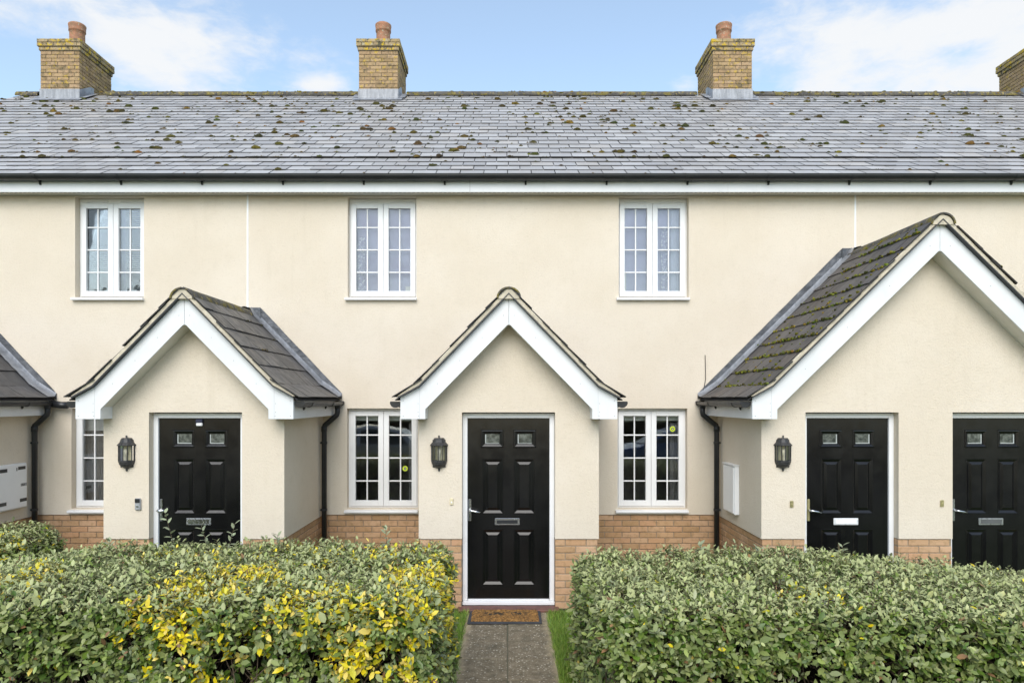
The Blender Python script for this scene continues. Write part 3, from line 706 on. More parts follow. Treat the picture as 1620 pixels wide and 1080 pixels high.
        u_lo = (Kp-A0).normalized(); u_hi = (Tp-Kp).normalized(); rows = []
        for i in range(nr):
            dd = g*i
            if dd < l1*.75: rows.append((A0+u_lo*dd, u_lo, nrm(u_lo), g, 9.))
            else: rows.append((Kp+u_hi*(dd-l1)+nrm(u_hi)*.004, u_hi, nrm(u_hi), g, tot-dd-.015))
        dk = B().ex([(A0.x-s*.02, A0.z-.012), (Kp.x, Kp.z-.012), (Tp.x, Tp.z-.012), (Tp.x, Tp.z-.035), (Kp.x, Kp.z-.035), (A0.x-s*.02, A0.z-.022)], YB-.02, YW-.003, 'y').build('roof_slope', plain('roof_underlay', (.05, .05, .055), .9).m, p)
        wd = Vector((0, s, 0)); a0, a1 = (YB-.062, YW-.01) if s > 0 else (-(YW-.01), -(YB-.062))
        spots = lay_slates(dk, rows, wd, a0, a1, SP_PO if old else SP_P, .30)
        mo = B()
        for (q, wx, ux, nn, ri) in spots:
            if ri == 0: continue
            depth = q.y
            if old:
                k = int(30*max(0, min(1, .75+1.2*mnoise.noise(Vector((q.x*2, q.y*1.3, ri))))) * (.25 if depth > 8.55 else 1)*(.9 if ri in (1, 2, 3, 4, 5, 6) else .5))
                for _ in range(k):
                    if random.random() < .8: qq = q+wx*random.uniform(-.15, .15)+ux*random.uniform(-.012, .02)
                    else: qq = q+wx*(.15*random.choice((-1, 1))+random.uniform(-.008, .008))+ux*random.uniform(0, .2)
                    r_ = random.uniform(.007, .024)
                    if YB-.05 < qq.y < YW-.1: add_clump(mo, qq, wx, ux, nn, r_, r_*random.uniform(.6, 1.1), random.choice(GMOSS))
            elif random.random() < moss:
                for _ in range(random.randrange(1, 7)):
                    qq = q+wx*random.uniform(-.15, .15)+ux*random.uniform(-.012, .02); r_ = random.uniform(.006, .016)
                    if YB-.05 < qq.y < YW-.1: add_clump(mo, qq, wx, ux, nn, r_, r_*random.uniform(.6, 1.), random.choice(MOSSC))
        if mo.v:
            o = mo.build('moss', MOSS, dk, smooth=True); o['kind'] = 'stuff'
        # abutment flashing: upstand on the wall, apron on the slates
        up = .145*(sl**2+1)**.5; top = Tp.z-.165*sl+up-.02
        zr = lambda d: (Tp.z-sl*d) if d <= kx else (Kp.z-(d-kx)*abs((Kp.z-A0.z)/(Kp.x-A0.x)))
        e = fo+.080
        pts = [(X(0), top), (X(.165), top)]; seg = 16
        for i in range(1, seg+1):
            d = .165+(e-.165)*i/seg; pts.append((X(d), top+(zr(e)+.075-top)*i/seg+random.uniform(-.004, .004)))
        pts += [(X(e), zr(e)-.0), (X(kx), zr(kx)-.01), (X(0), Tp.z-.03)]
        fl = B().ex(pts, YW-.016, YW-.003, 'y').build('lead_upstand', LEAD, p)
        ap = B(); nn_ = 28; prev = None
        for i in range(nn_+1):
            d = e-(e-.04)*i/nn_; z = zr(d)+.028+.004*random.random(); row = [(X(d), YW-.17+random.uniform(-.006, .006), z), (X(d), YW-.09, z+.004+random.uniform(0, .006)), (X(d), YW-.035, z+.010), (X(d), YW-.014, z+.05)]
            if prev: ap.add(prev+row, [(j, j+1, 5+j, 4+j) for j in range(3)])
            prev = row
        ap.build('lead_apron', LEADB, fl, smooth=True)
        # gutter
        gx, gz, r = X(fo+.058), 2.222, .052
        pr = [(gx+r*math.cos(a), gz+r*math.sin(a)) for a in [math.pi+math.pi*i/10 for i in range(11)]]+[(gx+(r-.005)*math.cos(a), gz+(r-.005)*math.sin(a)) for a in [math.pi+math.pi*i/10 for i in range(10, -1, -1)]]
        gt = B().ex(pr, YB+.055, YW-.04, 'y').build('gutter', BLACK, p)
        B().ex([(gx+(r+.006)*math.cos(a), gz+(r+.006)*math.sin(a)) for a in [math.pi+math.pi*i/10 for i in range(11)]]+[(gx+r, gz+.01), (gx-r, gz+.01)], YB+.035, YB+.054, 'y').build('gutter_end_cap', BLACK, gt, bevel=.002)
        B().ex([(gx+(r+.006)*math.cos(a), gz+(r+.006)*math.sin(a)) for a in [math.pi+math.pi*i/10 for i in range(11)]]+[(gx+r, gz+.01), (gx-r, gz+.01)], YW-.039, YW-.022, 'y').build('gutter_end_cap', BLACK, gt, bevel=.002)
        for yb in (YB+.35, YB+1.25):
            pr2 = [(gx+(r+.006)*math.cos(a), gz+(r+.006)*math.sin(a)) for a in [math.pi+math.pi*i/10 for i in range(11)]]+[(gx+(r+.001)*math.cos(a), gz+(r+.001)*math.sin(a)) for a in [math.pi+math.pi*i/10 for i in range(10, -1, -1)]]
            k = B().ex(pr2, yb-.012, yb+.012, 'y'); k.ex([(X(fo+.001), gz-.085), (X(fo+.012), gz-.085), (X(fo+.03), gz-.045), (X(fo+.001), gz-.01)], yb-.009, yb+.009, 'y'); k.build('gutter_bracket', BLACK, gt)
        if s in pipes:
            yd, px = 8.85, X(hw+.052)
            pp = B().tube([(gx, yd, gz-.02), (gx, yd, gz-.13), (gx-s*.008, yd, gz-.165), (gx-s*.04, yd, gz-.195), (px+s*.04, yd, gz-.275), (px+s*.008, yd, gz-.30), (px, yd, gz-.335), (px, yd, .06)], .034, 12).build('downpipe', BLACK, p, smooth=True)
            for (z, q) in ((gz-.05, gx), (gz-.345, px)): B().tube([(q, yd, z-.035), (q, yd, z+.035)], .039, 12).build('pipe_socket', BLACK, pp, smooth=True)
            for z in (1.70, .845):
                k = B().tube([(px, yd, z-.015), (px, yd, z+.015)], .0395, 12); k.box(min(px, X(hw)), max(px, X(hw)), yd-.008, yd+.008, z-.008, z+.008); k.box(min(px-s*.02, px+s*.03), max(px-s*.02, px+s*.05), yd-.046, yd-.036, z-.008, z+.008); k.build('pipe_clip', BLACK, pp)
    # ridge tiles
    rr = .128; rp = [(rr*math.cos(a), rr*math.sin(a)*.92) for a in [math.pi*i/12 for i in range(13)]]+[((rr-.018)*math.cos(a), (rr-.018)*math.sin(a)*.92) for a in [math.pi*i/12 for i in range(12, -1, -1)]]
    rme = B().ex(rp, 0, .445, 'y').mesh('ridge_tile', RIDGE); y = YB-.065
    rd = B().ex([((rr-.02)*math.cos(a)+xc, (rr-.02)*math.sin(a)*.9+za-.045) for a in [math.pi*i/12 for i in range(13)]], YB-.05, YB+.05, 'y').build('ridge_bedding', VERGE, p)
    while y < YW-.06:
        o = link('ridge_tile', rme, rd); L = min(.45, YW-.05-y)/.45
        o.matrix_basis = Matrix.Translation((xc, y, za-.042+random.uniform(-.003, .003))) @ Matrix.Diagonal((1, L, 1, 1)); y += .45
    B().lathe([(.165, -.06), (.160, .03), (.13, .06)], (0, 0, 0), 12, 0, math.pi)  # saddle profile (unused ring)
    sd_ = B().ex([(xc-.17, za-.09), (xc+.17, za-.09), (xc+.165, za+.105), (xc-.165, za+.105)], YW-.030, YW-.017, 'y').build('lead_saddle', LEAD, p, bevel=.003)
    B().add([(xc+x_, y_, z_) for y_ in (YW-.16, YW-.03) for (x_, z_) in ((-.20, za-.085), (-.13, za-.02+.0), (-.075, za+.085), (0, za+.105), (.075, za+.085), (.13, za-.02), (.20, za-.085))], [(i, i+1, i+8, i+7) for i in range(6)]).build('lead_saddle_cap', LEADB, sd_, smooth=True)
    return p
pF = porch(-7.07, .97, 1.13, 3.339, 'porch cut off at the left edge, only its dark roof slope and side wall showing', [(-7.05, 'silver', 'lever')])
pL = porch(-3.367, .970, 1.135, 3.339, 'single-door gabled porch beside the video doorbell, dark slate roof slope showing on its right', [(-3.350, 'silver', 'knob')], moss=.3)
pM = porch(.013, .967, 1.130, 3.339, 'central gabled porch at the end of the garden path with the doormat', [(.010, 'black', 'lever')], moss=.35)
pR = porch(4.505, 1.780, 1.955, 4.107, 'wide two-door gabled porch on the right with green mossy slates', [(3.698, 'white', 'lever'), (5.277, 'grey', 'lever')], old=True)

st = B().box(-.53, .55, YP-.115, YP+.054, 0.0, .028).build('red_tile_step', RED_TILE, None, bevel=.006); tag(st, 'low red tile step under the central black door', 'doorstep')

# ------------------------------------------------------------------ things on the walls
def lantern(xc, label, zt=1.870):
    L = thing('wall_lantern', label, 'lantern', (xc, YP, zt-.37), 'half lanterns beside the doors')
    yc = YP-.001; z0 = zt
    A = lambda seg, prof, name, m, sm=False, par=L: B().lathe(prof, (xc, yc, z0), seg, math.pi, 2*math.pi).build(name, m, par, smooth=sm)
    A(6, [(.014, -.062), (.035, -.028), (.052, -.030), (.062, -.045), (.072, -.075), (.098, -.103), (.098, -.110), (.080, -.110)], 'lantern_roof', IRON)
    B().lathe([(.0, 0), (.007, -.003), (.010, -.012), (.006, -.020), (.011, -.027), (.011, -.04)], (xc, yc-.016, z0), 8).build('finial', IRON, L, smooth=True)
    A(6, [(.086, -.268), (.086, -.285), (.080, -.295), (.080, -.305), (.072, -.315), (.064, -.330), (.030, -.352), (.010, -.360)], 'lantern_base', IRON)
    B().lathe([(.011, -.355), (.011, -.375), (.007, -.385), (.0, -.388)], (xc, yc-.010, z0), 8).build('drop_finial', IRON, L)
    B().box(xc-.07, xc+.07, yc-.006, yc, z0-.345, z0-.05).build('back_plate', IRON, L)
    B().box(xc-.076, xc+.076, yc-.010, yc-.0065, z0-.268, z0-.110).build('reflector', plain('pale_reflector', (.62, .60, .50), .4).m, L)
    for k in range(7):
        a = math.pi+math.pi*k/6; x, y = xc+.082*math.cos(a), yc+.082*math.sin(a)
        if k in (0, 6): y -= .004
        B().tube([(x, y, z0-.272), (x, y, z0-.108)], .0055, 5).build('glazing_bar', IRON, L)
        if k < 6:
            b_ = math.pi+math.pi*(k+1)/6; x2, y2 = xc+.080*math.cos(b_), yc+.080*math.sin(b_); x1_, y1_ = xc+.080*math.cos(a), yc+.080*math.sin(a)
            B().add([(x1_, y1_, z0-.268), (x2, y2, z0-.268), (x2, y2, z0-.110), (x1_, y1_, z0-.110)], [(0, 1, 2, 3)]).build('glass_pane', LGLASS, L)
    B().lathe([(0, -.145), (.014, -.148), (.022, -.165), (.024, -.185), (.018, -.21), (.014, -.225), (.014, -.268)], (xc, yc-.04, z0), 12).build('bulb', BULB, L, smooth=True)
lantern(-4.083, 'black half lantern above the video doorbell by the left door')
lantern(-.7345, 'black half lantern left of the central door')
lantern(2.952, 'black half lantern right of the white meter box, by the two-door porch')

def bell(xc, z, label, m):
    d = B().box(xc-.019, xc+.019, YP-.016, YP-.0005, z-.036, z+.036).build('doorbell', m, None, bevel=.006)
    tag(d, label, 'doorbell', 'push-button doorbells'); B().lathe([(0, .004), (.008, .003), (.009, 0)], (0, 0, 0), 10)
    k = B().lathe([(0, .005), (.008, .004), (.0095, 0)], (0, 0, 0), 12); k.v = [(xc+p[0], YP-.0165-p[2], z-.006+p[1]) for p in k.v]; k.build('push_button', CARD if m is CREAM_P else BRASS, d)
bell(-.601, 1.158, 'small cream doorbell under the central lantern', CREAM_P)
bell(3.047, 1.132, 'small brass doorbell left of the left door of the wide porch', BRASS)
bell(4.660, 1.140, 'small brass doorbell between the two doors of the wide porch', BRASS)
v = B().box(-3.992, -3.930, YP-.026, YP-.0005, 1.068, 1.196).build('video_doorbell', plain('grey_plastic', (.42, .43, .45), .35, .4).m, None, bevel=.008); tag(v, 'grey and black video doorbell left of the left door', 'doorbell')
box('camera_window', BLACK, v, -3.987, -3.935, YP-.0285, YP-.0262, 1.147, 1.192, bevel=.003)
k = B().lathe([(0, .004), (.009, .004), (.014, .003), (.016, 0)], (0, 0, 0), 16); k.v = [(-3.961+p[0], YP-.0262-p[2], 1.112+p[1]) for p in k.v]; k.build('push_button', CHROME, v)
hk = B().box(-3.386, -3.318, YP+.085, YP+.111, 1.963, 2.002).build('door_sensor', CARD, None, bevel=.008); tag(hk, 'small white fitting with a dark top, stuck above the panes of the left door', 'door fitting')
B().ex([(-3.388, 1.998), (-3.316, 2.004), (-3.316, 2.036), (-3.330, 2.040), (-3.384, 2.038)], YP+.080, YP+.111, 'y').build('dark_cap', plain('navy_plastic', (.03, .035, .07), .25).m, hk, bevel=.003)
# meter boxes
mb = B().box(2.667, 2.7235, 8.13, 8.54, .895, 1.470).build('meter_box', WHITE, None, bevel=.006); tag(mb, 'plain white meter box on the side wall of the wide porch', 'meter box')
B().box(2.655, 2.6665, 8.145, 8.525, .910, 1.455).build('box_door', WHITE, mb, bevel=.004); B().box(2.650, 2.7235, 8.12, 8.55, 1.4705, 1.482).build('rain_lip', WHITE, mb, bevel=.002)
m2 = B().box(-6.0995, -6.045, 8.05, 8.70, .905, 1.462).build('meter_box', WHITE, None, bevel=.006); tag(m2, 'white meter box with black tape marks at the left edge of the picture', 'meter box')
B().box(-6.0445, -6.032, 8.065, 8.685, .920, 1.447).build('box_door', WHITE, m2, bevel=.003)
for (y0, y1, z0, z1) in ((8.53, 8.66, 1.385, 1.425), (8.50, 8.515, 1.375, 1.415), (8.56, 8.683, .985, 1.027), (8.22, 8.345, 1.375, 1.418), (8.21, 8.33, .975, 1.018)):
    box('tape_strip', BLACK, m2, -6.0316, -6.0306, y0, y1, z0, z1)
box('tape_strip', plain('grey_tape', (.30, .30, .30), .6).m, m2, -6.0316, -6.0308, 8.575, 8.684, 1.178, 1.214)
fc = bpy.data.curves.new('lettering', 'FONT'); fc.body = 'ISA'; fc.size = .042; fc.extrude = .0005; tmp = bpy.data.objects.new('tmp', fc); C.objects.link(tmp)
bpy.context.view_layer.update(); me = bpy.data.meshes.new_from_object(tmp.evaluated_get(bpy.context.evaluated_depsgraph_get())); bpy.data.objects.remove(tmp)
me.materials.clear(); me.materials.append(BLACK); o = link('lettering', me, m2)
o.matrix_basis = Matrix(((0, 0, 1, -6.0300), (1, 0, 0, 8.590), (0, 1, 0, 1.181), (0, 0, 0, 1)))
# window stickers
def sticker(x, z, label):
    y = YW+.1135; s = None
    for i, (r0, r1, m, n) in enumerate(((.016, .036, LIME, 'window_sticker'), (.007, .0155, BLACK, 'dark_eye'), (.0, .0065, CARD, 'white_centre'))):
        vs = []; N = 24
        for r in (r0, r1):
            for k in range(N): vs.append((x+r*math.cos(6.2832*k/N), y, z+r*math.sin(6.2832*k/N)))
        vs += [(a, y-.0006, c) for (a, b_, c) in vs]
        fs = [(k, (k+1) % N, N+(k+1) % N, N+k) for k in range(N)]+[(2*N+k, 3*N+k, 3*N+(k+1) % N, 2*N+(k+1) % N) for k in range(N)]
        o = B().add(vs, fs).build(n, m, s)
        if s is None: s = tag(o, label, 'sticker', 'round lime window stickers')
sticker(-1.349, 1.345, 'round lime sticker on the lower window left of the central porch')
sticker(2.172, 1.865, 'round lime sticker on the lower window right of the central porch')
# cable
cb = B().tube([(2.585, YW-.03, 2.20), (2.53, YW-.03, 2.26), (2.525, YW-.02, 2.33), (2.555, YW-.012, 2.42), (2.572, YW-.010, 2.52), (2.570, YW-.010, 2.66), (2.566, YW-.010, 2.83)], .0045, 6).build('cable', BLACK, None); tag(cb, 'thin dark cable rising up the wall beside the wide porch gutter', 'cable')
# gutter link between the cut-off porch and the left porch
gl = B().tube([(-5.86, YW-.08, 2.195), (-5.74, YW-.10, 2.180), (-5.66, YW-.10, 2.178)], [.045, .045, .045], 12).build('rainwater_pipe', BLACK, None, smooth=True); tag(gl, 'short black rainwater pipe stub beside the gutter of the cut-off porch', 'pipe')

# doormat
t = MT('coir'); nn = t.noise(48, 5, .85, sc=(1, .6, 1)); b = t.mix(t.mr(nn, .3, .7), (.040, .016, .005), (.56, .29, .08))
sx_ = t.n('ShaderNodeSeparateXYZ'); t.l(t.pos(), sx_.inputs[0])
band = t.math('MULTIPLY', t.mr(t.math('ABSOLUTE', t.math('SUBTRACT', sx_.outputs[1], 7.20)), .035, .075, 1., 0.), t.mr(t.math('ABSOLUTE', t.math('ADD', sx_.outputs[0], .02)), .18, .26, 1., 0.))
b = t.mix(t.math('MULTIPLY', band, t.mr(t.noise(28, 3, .6, sc=(1, .5, 1)), .42, .58)), b, (.030, .028, .022)); b = t.mix(t.math('MULTIPLY', t.mr(t.noise(9, 5, .7), .55, .7), .5), b, (.10, .06, .02))
t.col(b).rough(1).bump(nn, 1., .02); COIR = t.m
mat = B().ex([(-.405, 6.925), (.345, 6.935), (.348, 7.385), (-.395, 7.375)], .004, .020, 'z').build('doormat', plain('grey_rubber', (.045, .048, .055), .7, var=.2).m, None, bevel=.005); tag(mat, 'brown coir doormat with grey rubber edge on the garden path', 'doormat')
nm = B(); 
vs = []; nx_, ny_ = 46, 22
for j in range(ny_+1):
    for i in range(nx_+1):
        x = -.372+.69*i/nx_; y = 6.965+.385*j/ny_; e = min(i, nx_-i, j, ny_-j); vs.append((x+random.uniform(-.004, .004), y+random.uniform(-.004, .004), (.021 if e == 0 else .030+random.uniform(-.004, .005))))
nm.add(vs, [(j*(nx_+1)+i, j*(nx_+1)+i+1, (j+1)*(nx_+1)+i+1, (j+1)*(nx_+1)+i) for j in range(ny_) for i in range(nx_)]).build('coir_pile', COIR, mat)

# ------------------------------------------------------------------ hedges
t = MT('hedge_leaf'); a = t.n('ShaderNodeAttribute', attribute_name='col'); g = t.n('ShaderNodeNewGeometry')
pale = t.mix(.55, a.outputs['Color'], (.23, .25, .19))
t.col(t.mix(g.outputs['Backfacing'], a.outputs['Color'], pale)).rough(.36); t.spec(.42)
tl = t.n('ShaderNodeBsdfTranslucent'); t.l(a.outputs['Color'], tl.inputs[0]); ms = t.n('ShaderNodeMixShader'); ms.inputs[0].default_value = .18
t.l(t.b.outputs[0], ms.inputs[1]); t.l(tl.outputs[0], ms.inputs[2]); t.l(ms.outputs[0], t.nt.nodes['Material Output'].inputs[0]); LEAF = t.m
TWIG = plain('twig_bark', (.11, .078, .050), .9, var=.3, scale=40).m
t = MT('hedge_core'); t.col(t.mix(t.mr(t.noise(40, 6, .7), .4, .7), (.012, .011, .007), (.05, .04, .025))).rough(1).bump(t.noise(30, 5, .7), 1., .05); t.spec(.1); CORE = t.m

LEAF_V = np.array([(0, 0, 0), (.22, .17, .03), (.62, .20, .035), (1, 0, -.05), (.62, -.20, .035), (.22, -.17, .03), (.22, 0, -.012), (.62, 0, -.018)])
LEAF_F = [(0, 6, 1), (0, 5, 6), (6, 7, 2, 1), (5, 4, 7, 6), (7, 3, 2), (4, 3, 7)]
def leaf_mesh(name, pos, X, Y, Z, L, wd, cols):
    n = len(pos); V = (pos[:, None, :]+L[:, None, None]*(LEAF_V[None, :, 0:1]*X[:, None, :]+wd[:, None, None]*LEAF_V[None, :, 1:2]*Y[:, None, :]+LEAF_V[None, :, 2:3]*Z[:, None, :])).reshape(-1, 3)
    idx = np.concatenate([np.array(f) for f in LEAF_F]); ln = np.array([len(f) for f in LEAF_F])
    loops = (idx[None, :]+8*np.arange(n)[:, None]).ravel(); tot = np.tile(ln, n); st_ = np.concatenate([[0], np.cumsum(tot)[:-1]])
    me = bpy.data.meshes.new(name); me.vertices.add(len(V)); me.vertices.foreach_set('co', V.astype(np.float32).ravel())
    me.loops.add(len(loops)); me.loops.foreach_set('vertex_index', loops.astype(np.int32)); me.polygons.add(len(tot))
    me.polygons.foreach_set('loop_start', st_.astype(np.int32)); me.polygons.foreach_set('loop_total', tot.astype(np.int32))
    at = me.attributes.new('col', 'FLOAT_COLOR', 'POINT'); c = np.repeat(np.c_[cols, np.ones(n)], 8, axis=0); at.data.foreach_set('color', c.astype(np.float32).ravel())
    me.materials.append(LEAF); me.update(calc_edges=True); me.validate(); return me
def nrmz(v): return v/np.maximum(1e-9, np.linalg.norm(v, axis=-1, keepdims=True))
PAL = np.array([(.070, .135, .016), (.110, .190, .026), (.155, .230, .035), (.085, .145, .028), (.195, .260, .048), (.190, .225, .075), (.250, .290, .080)])
def fbm(P, f, seed):
    return np.array([mnoise.fractal(Vector((p[0]*f+seed, p[1]*f, p[2]*f)), .6, 2.0, 3) for p in P])
def hedge(name, label, x0, x1, y0, y1, h, nsp, seed, yellow=(), r=.22, shoots=(), singles=300, ends=(0, 0)):
    g = np.random.default_rng(seed)
    hd = thing(name, label, 'hedge' if name == 'hedge' else 'bush', ((x0+x1)/2, (y0+y1)/2, 0))
    # surface samples on a rounded box
    A = np.array([(x1-x0)*(y1-y0), (x1-x0)*h, (x1-x0)*h*.35, (y1-y0)*h, (y1-y0)*h]); pr = A/A.sum(); f = g.choice(5, nsp, p=pr); u = g.random((nsp, 3)); q = np.zeros((nsp, 3))
    q[:, 0] = x0+u[:, 0]*(x1-x0); q[:, 1] = y0+u[:, 1]*(y1-y0); q[:, 2] = u[:, 2]*h
    q[f == 0, 2] = h; q[f == 1, 1] = y0; q[f == 2, 1] = y1; q[f == 3, 0] = x0; q[f == 4, 0] = x1
    lo = np.array([x0+r, y0+r, -1]); hi = np.array([x1-r, y1-r, h-r*.8]); c = np.clip(q, lo, hi); nn = nrmz(q-c); d = np.linalg.norm(q-c, axis=1)
    rr = np.minimum(d, r); p = c+nn*rr[:, None]
    # ends may slope down towards the far side of the hedge
    for k, e in enumerate(ends):
        if e:
            X = (x0 if k == 0 else x1); dist = np.abs(p[:, 0]-X); p[:, 2] *= 1-.30*np.clip(1-dist/e, 0, 1)**1.6
    bump = fbm(p, 2.2, seed)*.035+fbm(p, 6.0, seed+5)*.022
    hole = fbm(p, 4.2, seed+9)
    low = np.clip((h-.18-p[:, 2])/.35, 0, 1)*(nn[:, 2] < .5)
    p = p+nn*bump[:, None]-nn*(np.clip(hole+.02, 0, .35)*low*.6)[:, None]
    dep = g.exponential(.045, nsp); p = p-nn*np.minimum(dep, .18)[:, None]
    keep = (p[:, 2] > .04) & ~((hole > .10) & (low > .35) & (g.random(nsp) < .72)); p, nn, dep = p[keep], nn[keep], dep[keep]; n = len(p)
    up = np.array([0, 0, 1.]); d0 = nrmz(nn*.75+up*.55+g.normal(0, .42, (n, 3)))
    SL = g.uniform(.04, .10, n)
    for (sx, sy, sz, sl, lean) in shoots:
        p = np.vstack([p, [[sx, sy, sz]]]); nn = np.vstack([nn, [[0, 0, 1.]]]); d0 = np.vstack([d0, nrmz(np.array([[lean, -.05, 1.]]))]); SL = np.append(SL, sl); dep = np.append(dep, 0)
    n = len(p); NL = np.where(np.arange(n) < n-len(shoots), g.integers(5, 9, n), 13)
    own = np.repeat(np.arange(n), NL); ks = np.concatenate([np.arange(k) for k in NL]); m = len(own); tt = (ks+.6)/NL[own]
    D = d0[own]; a1 = nrmz(np.cross(D, g.normal(0, 1, (n, 3))[own])); a2 = np.cross(D, a1); ang = ks*2.4+g.uniform(0, .6, m)
    rad = a1*np.cos(ang)[:, None]+a2*np.sin(ang)[:, None]
    X = nrmz(rad*(1.10-.40*tt)[:, None]+D*(.22+.38*tt)[:, None]+g.normal(0, .18, (m, 3))+np.array([0, -.12, .0]))
    Zp = nrmz(D*.5+nn[own]*.6+up*.95+np.array([0, -.25, 0])+g.normal(0, .28, (m, 3))); Y = nrmz(np.cross(Zp, X)); Z = np.cross(X, Y)
    pos = p[own]+D*(SL[own]*tt)[:, None]
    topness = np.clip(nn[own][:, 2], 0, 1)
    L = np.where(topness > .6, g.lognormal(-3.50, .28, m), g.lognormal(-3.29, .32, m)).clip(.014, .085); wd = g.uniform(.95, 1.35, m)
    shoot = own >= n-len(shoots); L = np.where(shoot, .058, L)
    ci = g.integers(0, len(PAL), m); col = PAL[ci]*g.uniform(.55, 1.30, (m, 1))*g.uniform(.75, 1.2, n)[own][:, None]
    tip = (tt > .6)[:, None]; pale_ = np.where((topness > .55)[:, None], .64, .24); col = np.where(tip | (g.random((m, 1)) < .35*topness[:, None]), col*(1-pale_)+np.array([.58, .60, .29])*pale_, col)           # young shoot ends paler; sky light on the hedge top painted in too
    grey = (g.random(n) < .06)[own][:, None]; col = np.where(grey, col*.6+np.array([.22, .24, .17])*.5, col)
    lime = (g.random(n) < .05)[own][:, None]; col = np.where(lime, np.array([.20, .27, .05])*g.uniform(.7, 1.2, (m, 1)), col)
    yv = np.zeros(n)
    for (cx, cy, cz, cr, k) in yellow:
        dd = np.linalg.norm((p-np.array([cx, cy, cz]))/cr, axis=1); yv = np.maximum(yv, k*.92*np.clip(1.25-dd, 0, 1))
    yv *= np.clip(1.0+2.6*fbm(p, 3.5, seed+2), .1, 1.35)
    yl = ((g.random(n) < yv)[own] & (g.random(m) < .85)) | (g.random(m) < .006)
    ycol = np.array([(.86, .66, .015), (.88, .72, .03), (.68, .62, .03), (.84, .66, .16)])[g.integers(0, 4, m)]*g.uniform(.75, 1.1, (m, 1))
    col = np.where(yl[:, None], ycol, col)
    brown = g.random(m) < .010; col = np.where(brown[:, None], np.array([.30, .17, .08])*g.uniform(.6, 1.2, (m, 1)), col)
    col = np.where(shoot[:, None], np.array([.36, .40, .24])*g.uniform(.7, 1.2, (m, 1)), col)
    # leaves that show largest become objects of their own
    sel = np.zeros(m, bool)
    if singles:
        px = 803+1095*pos[:, 0]/pos[:, 1]; py = 632-1095*(pos[:, 2]-CAMZ)/pos[:, 1]
        view = nrmz(np.array([0, 0, CAMZ])-pos); face = np.abs((Z*view).sum(1)); vis = (px > 5) & (px < 1610) & (py > 840) & (py < 1070) & (dep[own] < .02)
        score = np.where(vis, L*wd*face/pos[:, 1]*(.9+.2*g.random(m)), -1); sel[np.argsort(-score)[:singles]] = True
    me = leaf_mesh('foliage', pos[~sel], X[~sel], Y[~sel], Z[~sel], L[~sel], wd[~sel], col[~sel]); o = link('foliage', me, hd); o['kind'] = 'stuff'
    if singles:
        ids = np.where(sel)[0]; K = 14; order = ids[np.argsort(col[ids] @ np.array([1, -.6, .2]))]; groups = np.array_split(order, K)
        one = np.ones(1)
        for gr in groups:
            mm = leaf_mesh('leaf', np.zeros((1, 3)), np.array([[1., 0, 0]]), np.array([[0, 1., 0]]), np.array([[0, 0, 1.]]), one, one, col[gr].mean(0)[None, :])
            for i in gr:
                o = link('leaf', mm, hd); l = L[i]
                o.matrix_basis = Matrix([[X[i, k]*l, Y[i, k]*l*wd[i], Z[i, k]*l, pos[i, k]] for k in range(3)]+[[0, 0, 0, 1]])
    # twigs
    tw = B(); 
    for i in range(n):
        if i % 2 and i < n-len(shoots): continue
        b0 = Vector(p[i]); b1 = b0+Vector(d0[i])*SL[i]
        base = b0-Vector(nn[i])*.16+Vector(g.normal(0, .05, 3)) if i < n-len(shoots) else b0-Vector((0, 0, .1))
        dd = Vector(d0[i]); q = dd.orthogonal().normalized(); q2 = dd.cross(q)
        vs = []
        for pt, r_ in ((base, .0042), (b0, .0030), (b1, .0012)):
            for k in range(3): vs.append(pt+(q*math.cos(2.094*k)+q2*math.sin(2.094*k))*r_)
        tw.add(vs, [(j*3+k, j*3+(k+1) % 3, j*3+3+(k+1) % 3, j*3+3+k) for j in range(2) for k in range(3)])
    me = bpy.data.meshes.new('twigs'); me.from_pydata(tw.v, [], tw.f); me.materials.append(TWIG); o = link('twigs', me, hd); o['kind'] = 'stuff'
    st2 = B()
    for i in range(int(70*(x1-x0))):
        x = random.uniform(x0+.08, x1-.08); y = random.choice((y0+random.uniform(.07, .26), random.uniform(y0+.1, y1-.1))); z = 0
        pts = [(x, y, 0)]
        for k in range(4):
            x += random.uniform(-.20, .20); y += random.uniform(-.05, .05); z += h*random.uniform(.10, .24); pts.append((min(max(x, x0+.05), x1-.05), max(y, y0+.05), z))
        st2.tube(pts, [random.uniform(.006, .012), .007, .006, .004, .002], 4, cap=False)
    me = bpy.data.meshes.new('old_stems'); me.from_pydata(st2.v, [], st2.f); me.materials.append(TWIG); o = link('old_stems', me, hd); o['kind'] = 'stuff'
    # added dark core: blocks light so gaps between leaves read dark
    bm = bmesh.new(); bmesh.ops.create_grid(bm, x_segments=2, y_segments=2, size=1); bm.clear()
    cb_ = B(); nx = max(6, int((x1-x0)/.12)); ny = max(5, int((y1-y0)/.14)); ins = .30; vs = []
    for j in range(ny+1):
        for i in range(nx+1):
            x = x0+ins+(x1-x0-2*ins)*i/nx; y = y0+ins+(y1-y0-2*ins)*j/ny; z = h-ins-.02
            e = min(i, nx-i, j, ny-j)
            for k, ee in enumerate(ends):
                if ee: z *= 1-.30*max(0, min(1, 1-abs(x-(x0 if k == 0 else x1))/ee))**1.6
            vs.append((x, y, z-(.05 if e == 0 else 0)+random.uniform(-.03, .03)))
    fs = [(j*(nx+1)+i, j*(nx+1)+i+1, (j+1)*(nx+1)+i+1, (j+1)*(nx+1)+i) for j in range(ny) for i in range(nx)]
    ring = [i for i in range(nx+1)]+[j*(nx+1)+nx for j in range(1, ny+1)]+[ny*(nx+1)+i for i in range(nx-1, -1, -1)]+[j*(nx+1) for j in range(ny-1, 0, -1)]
    k0 = len(vs); nrow = 5
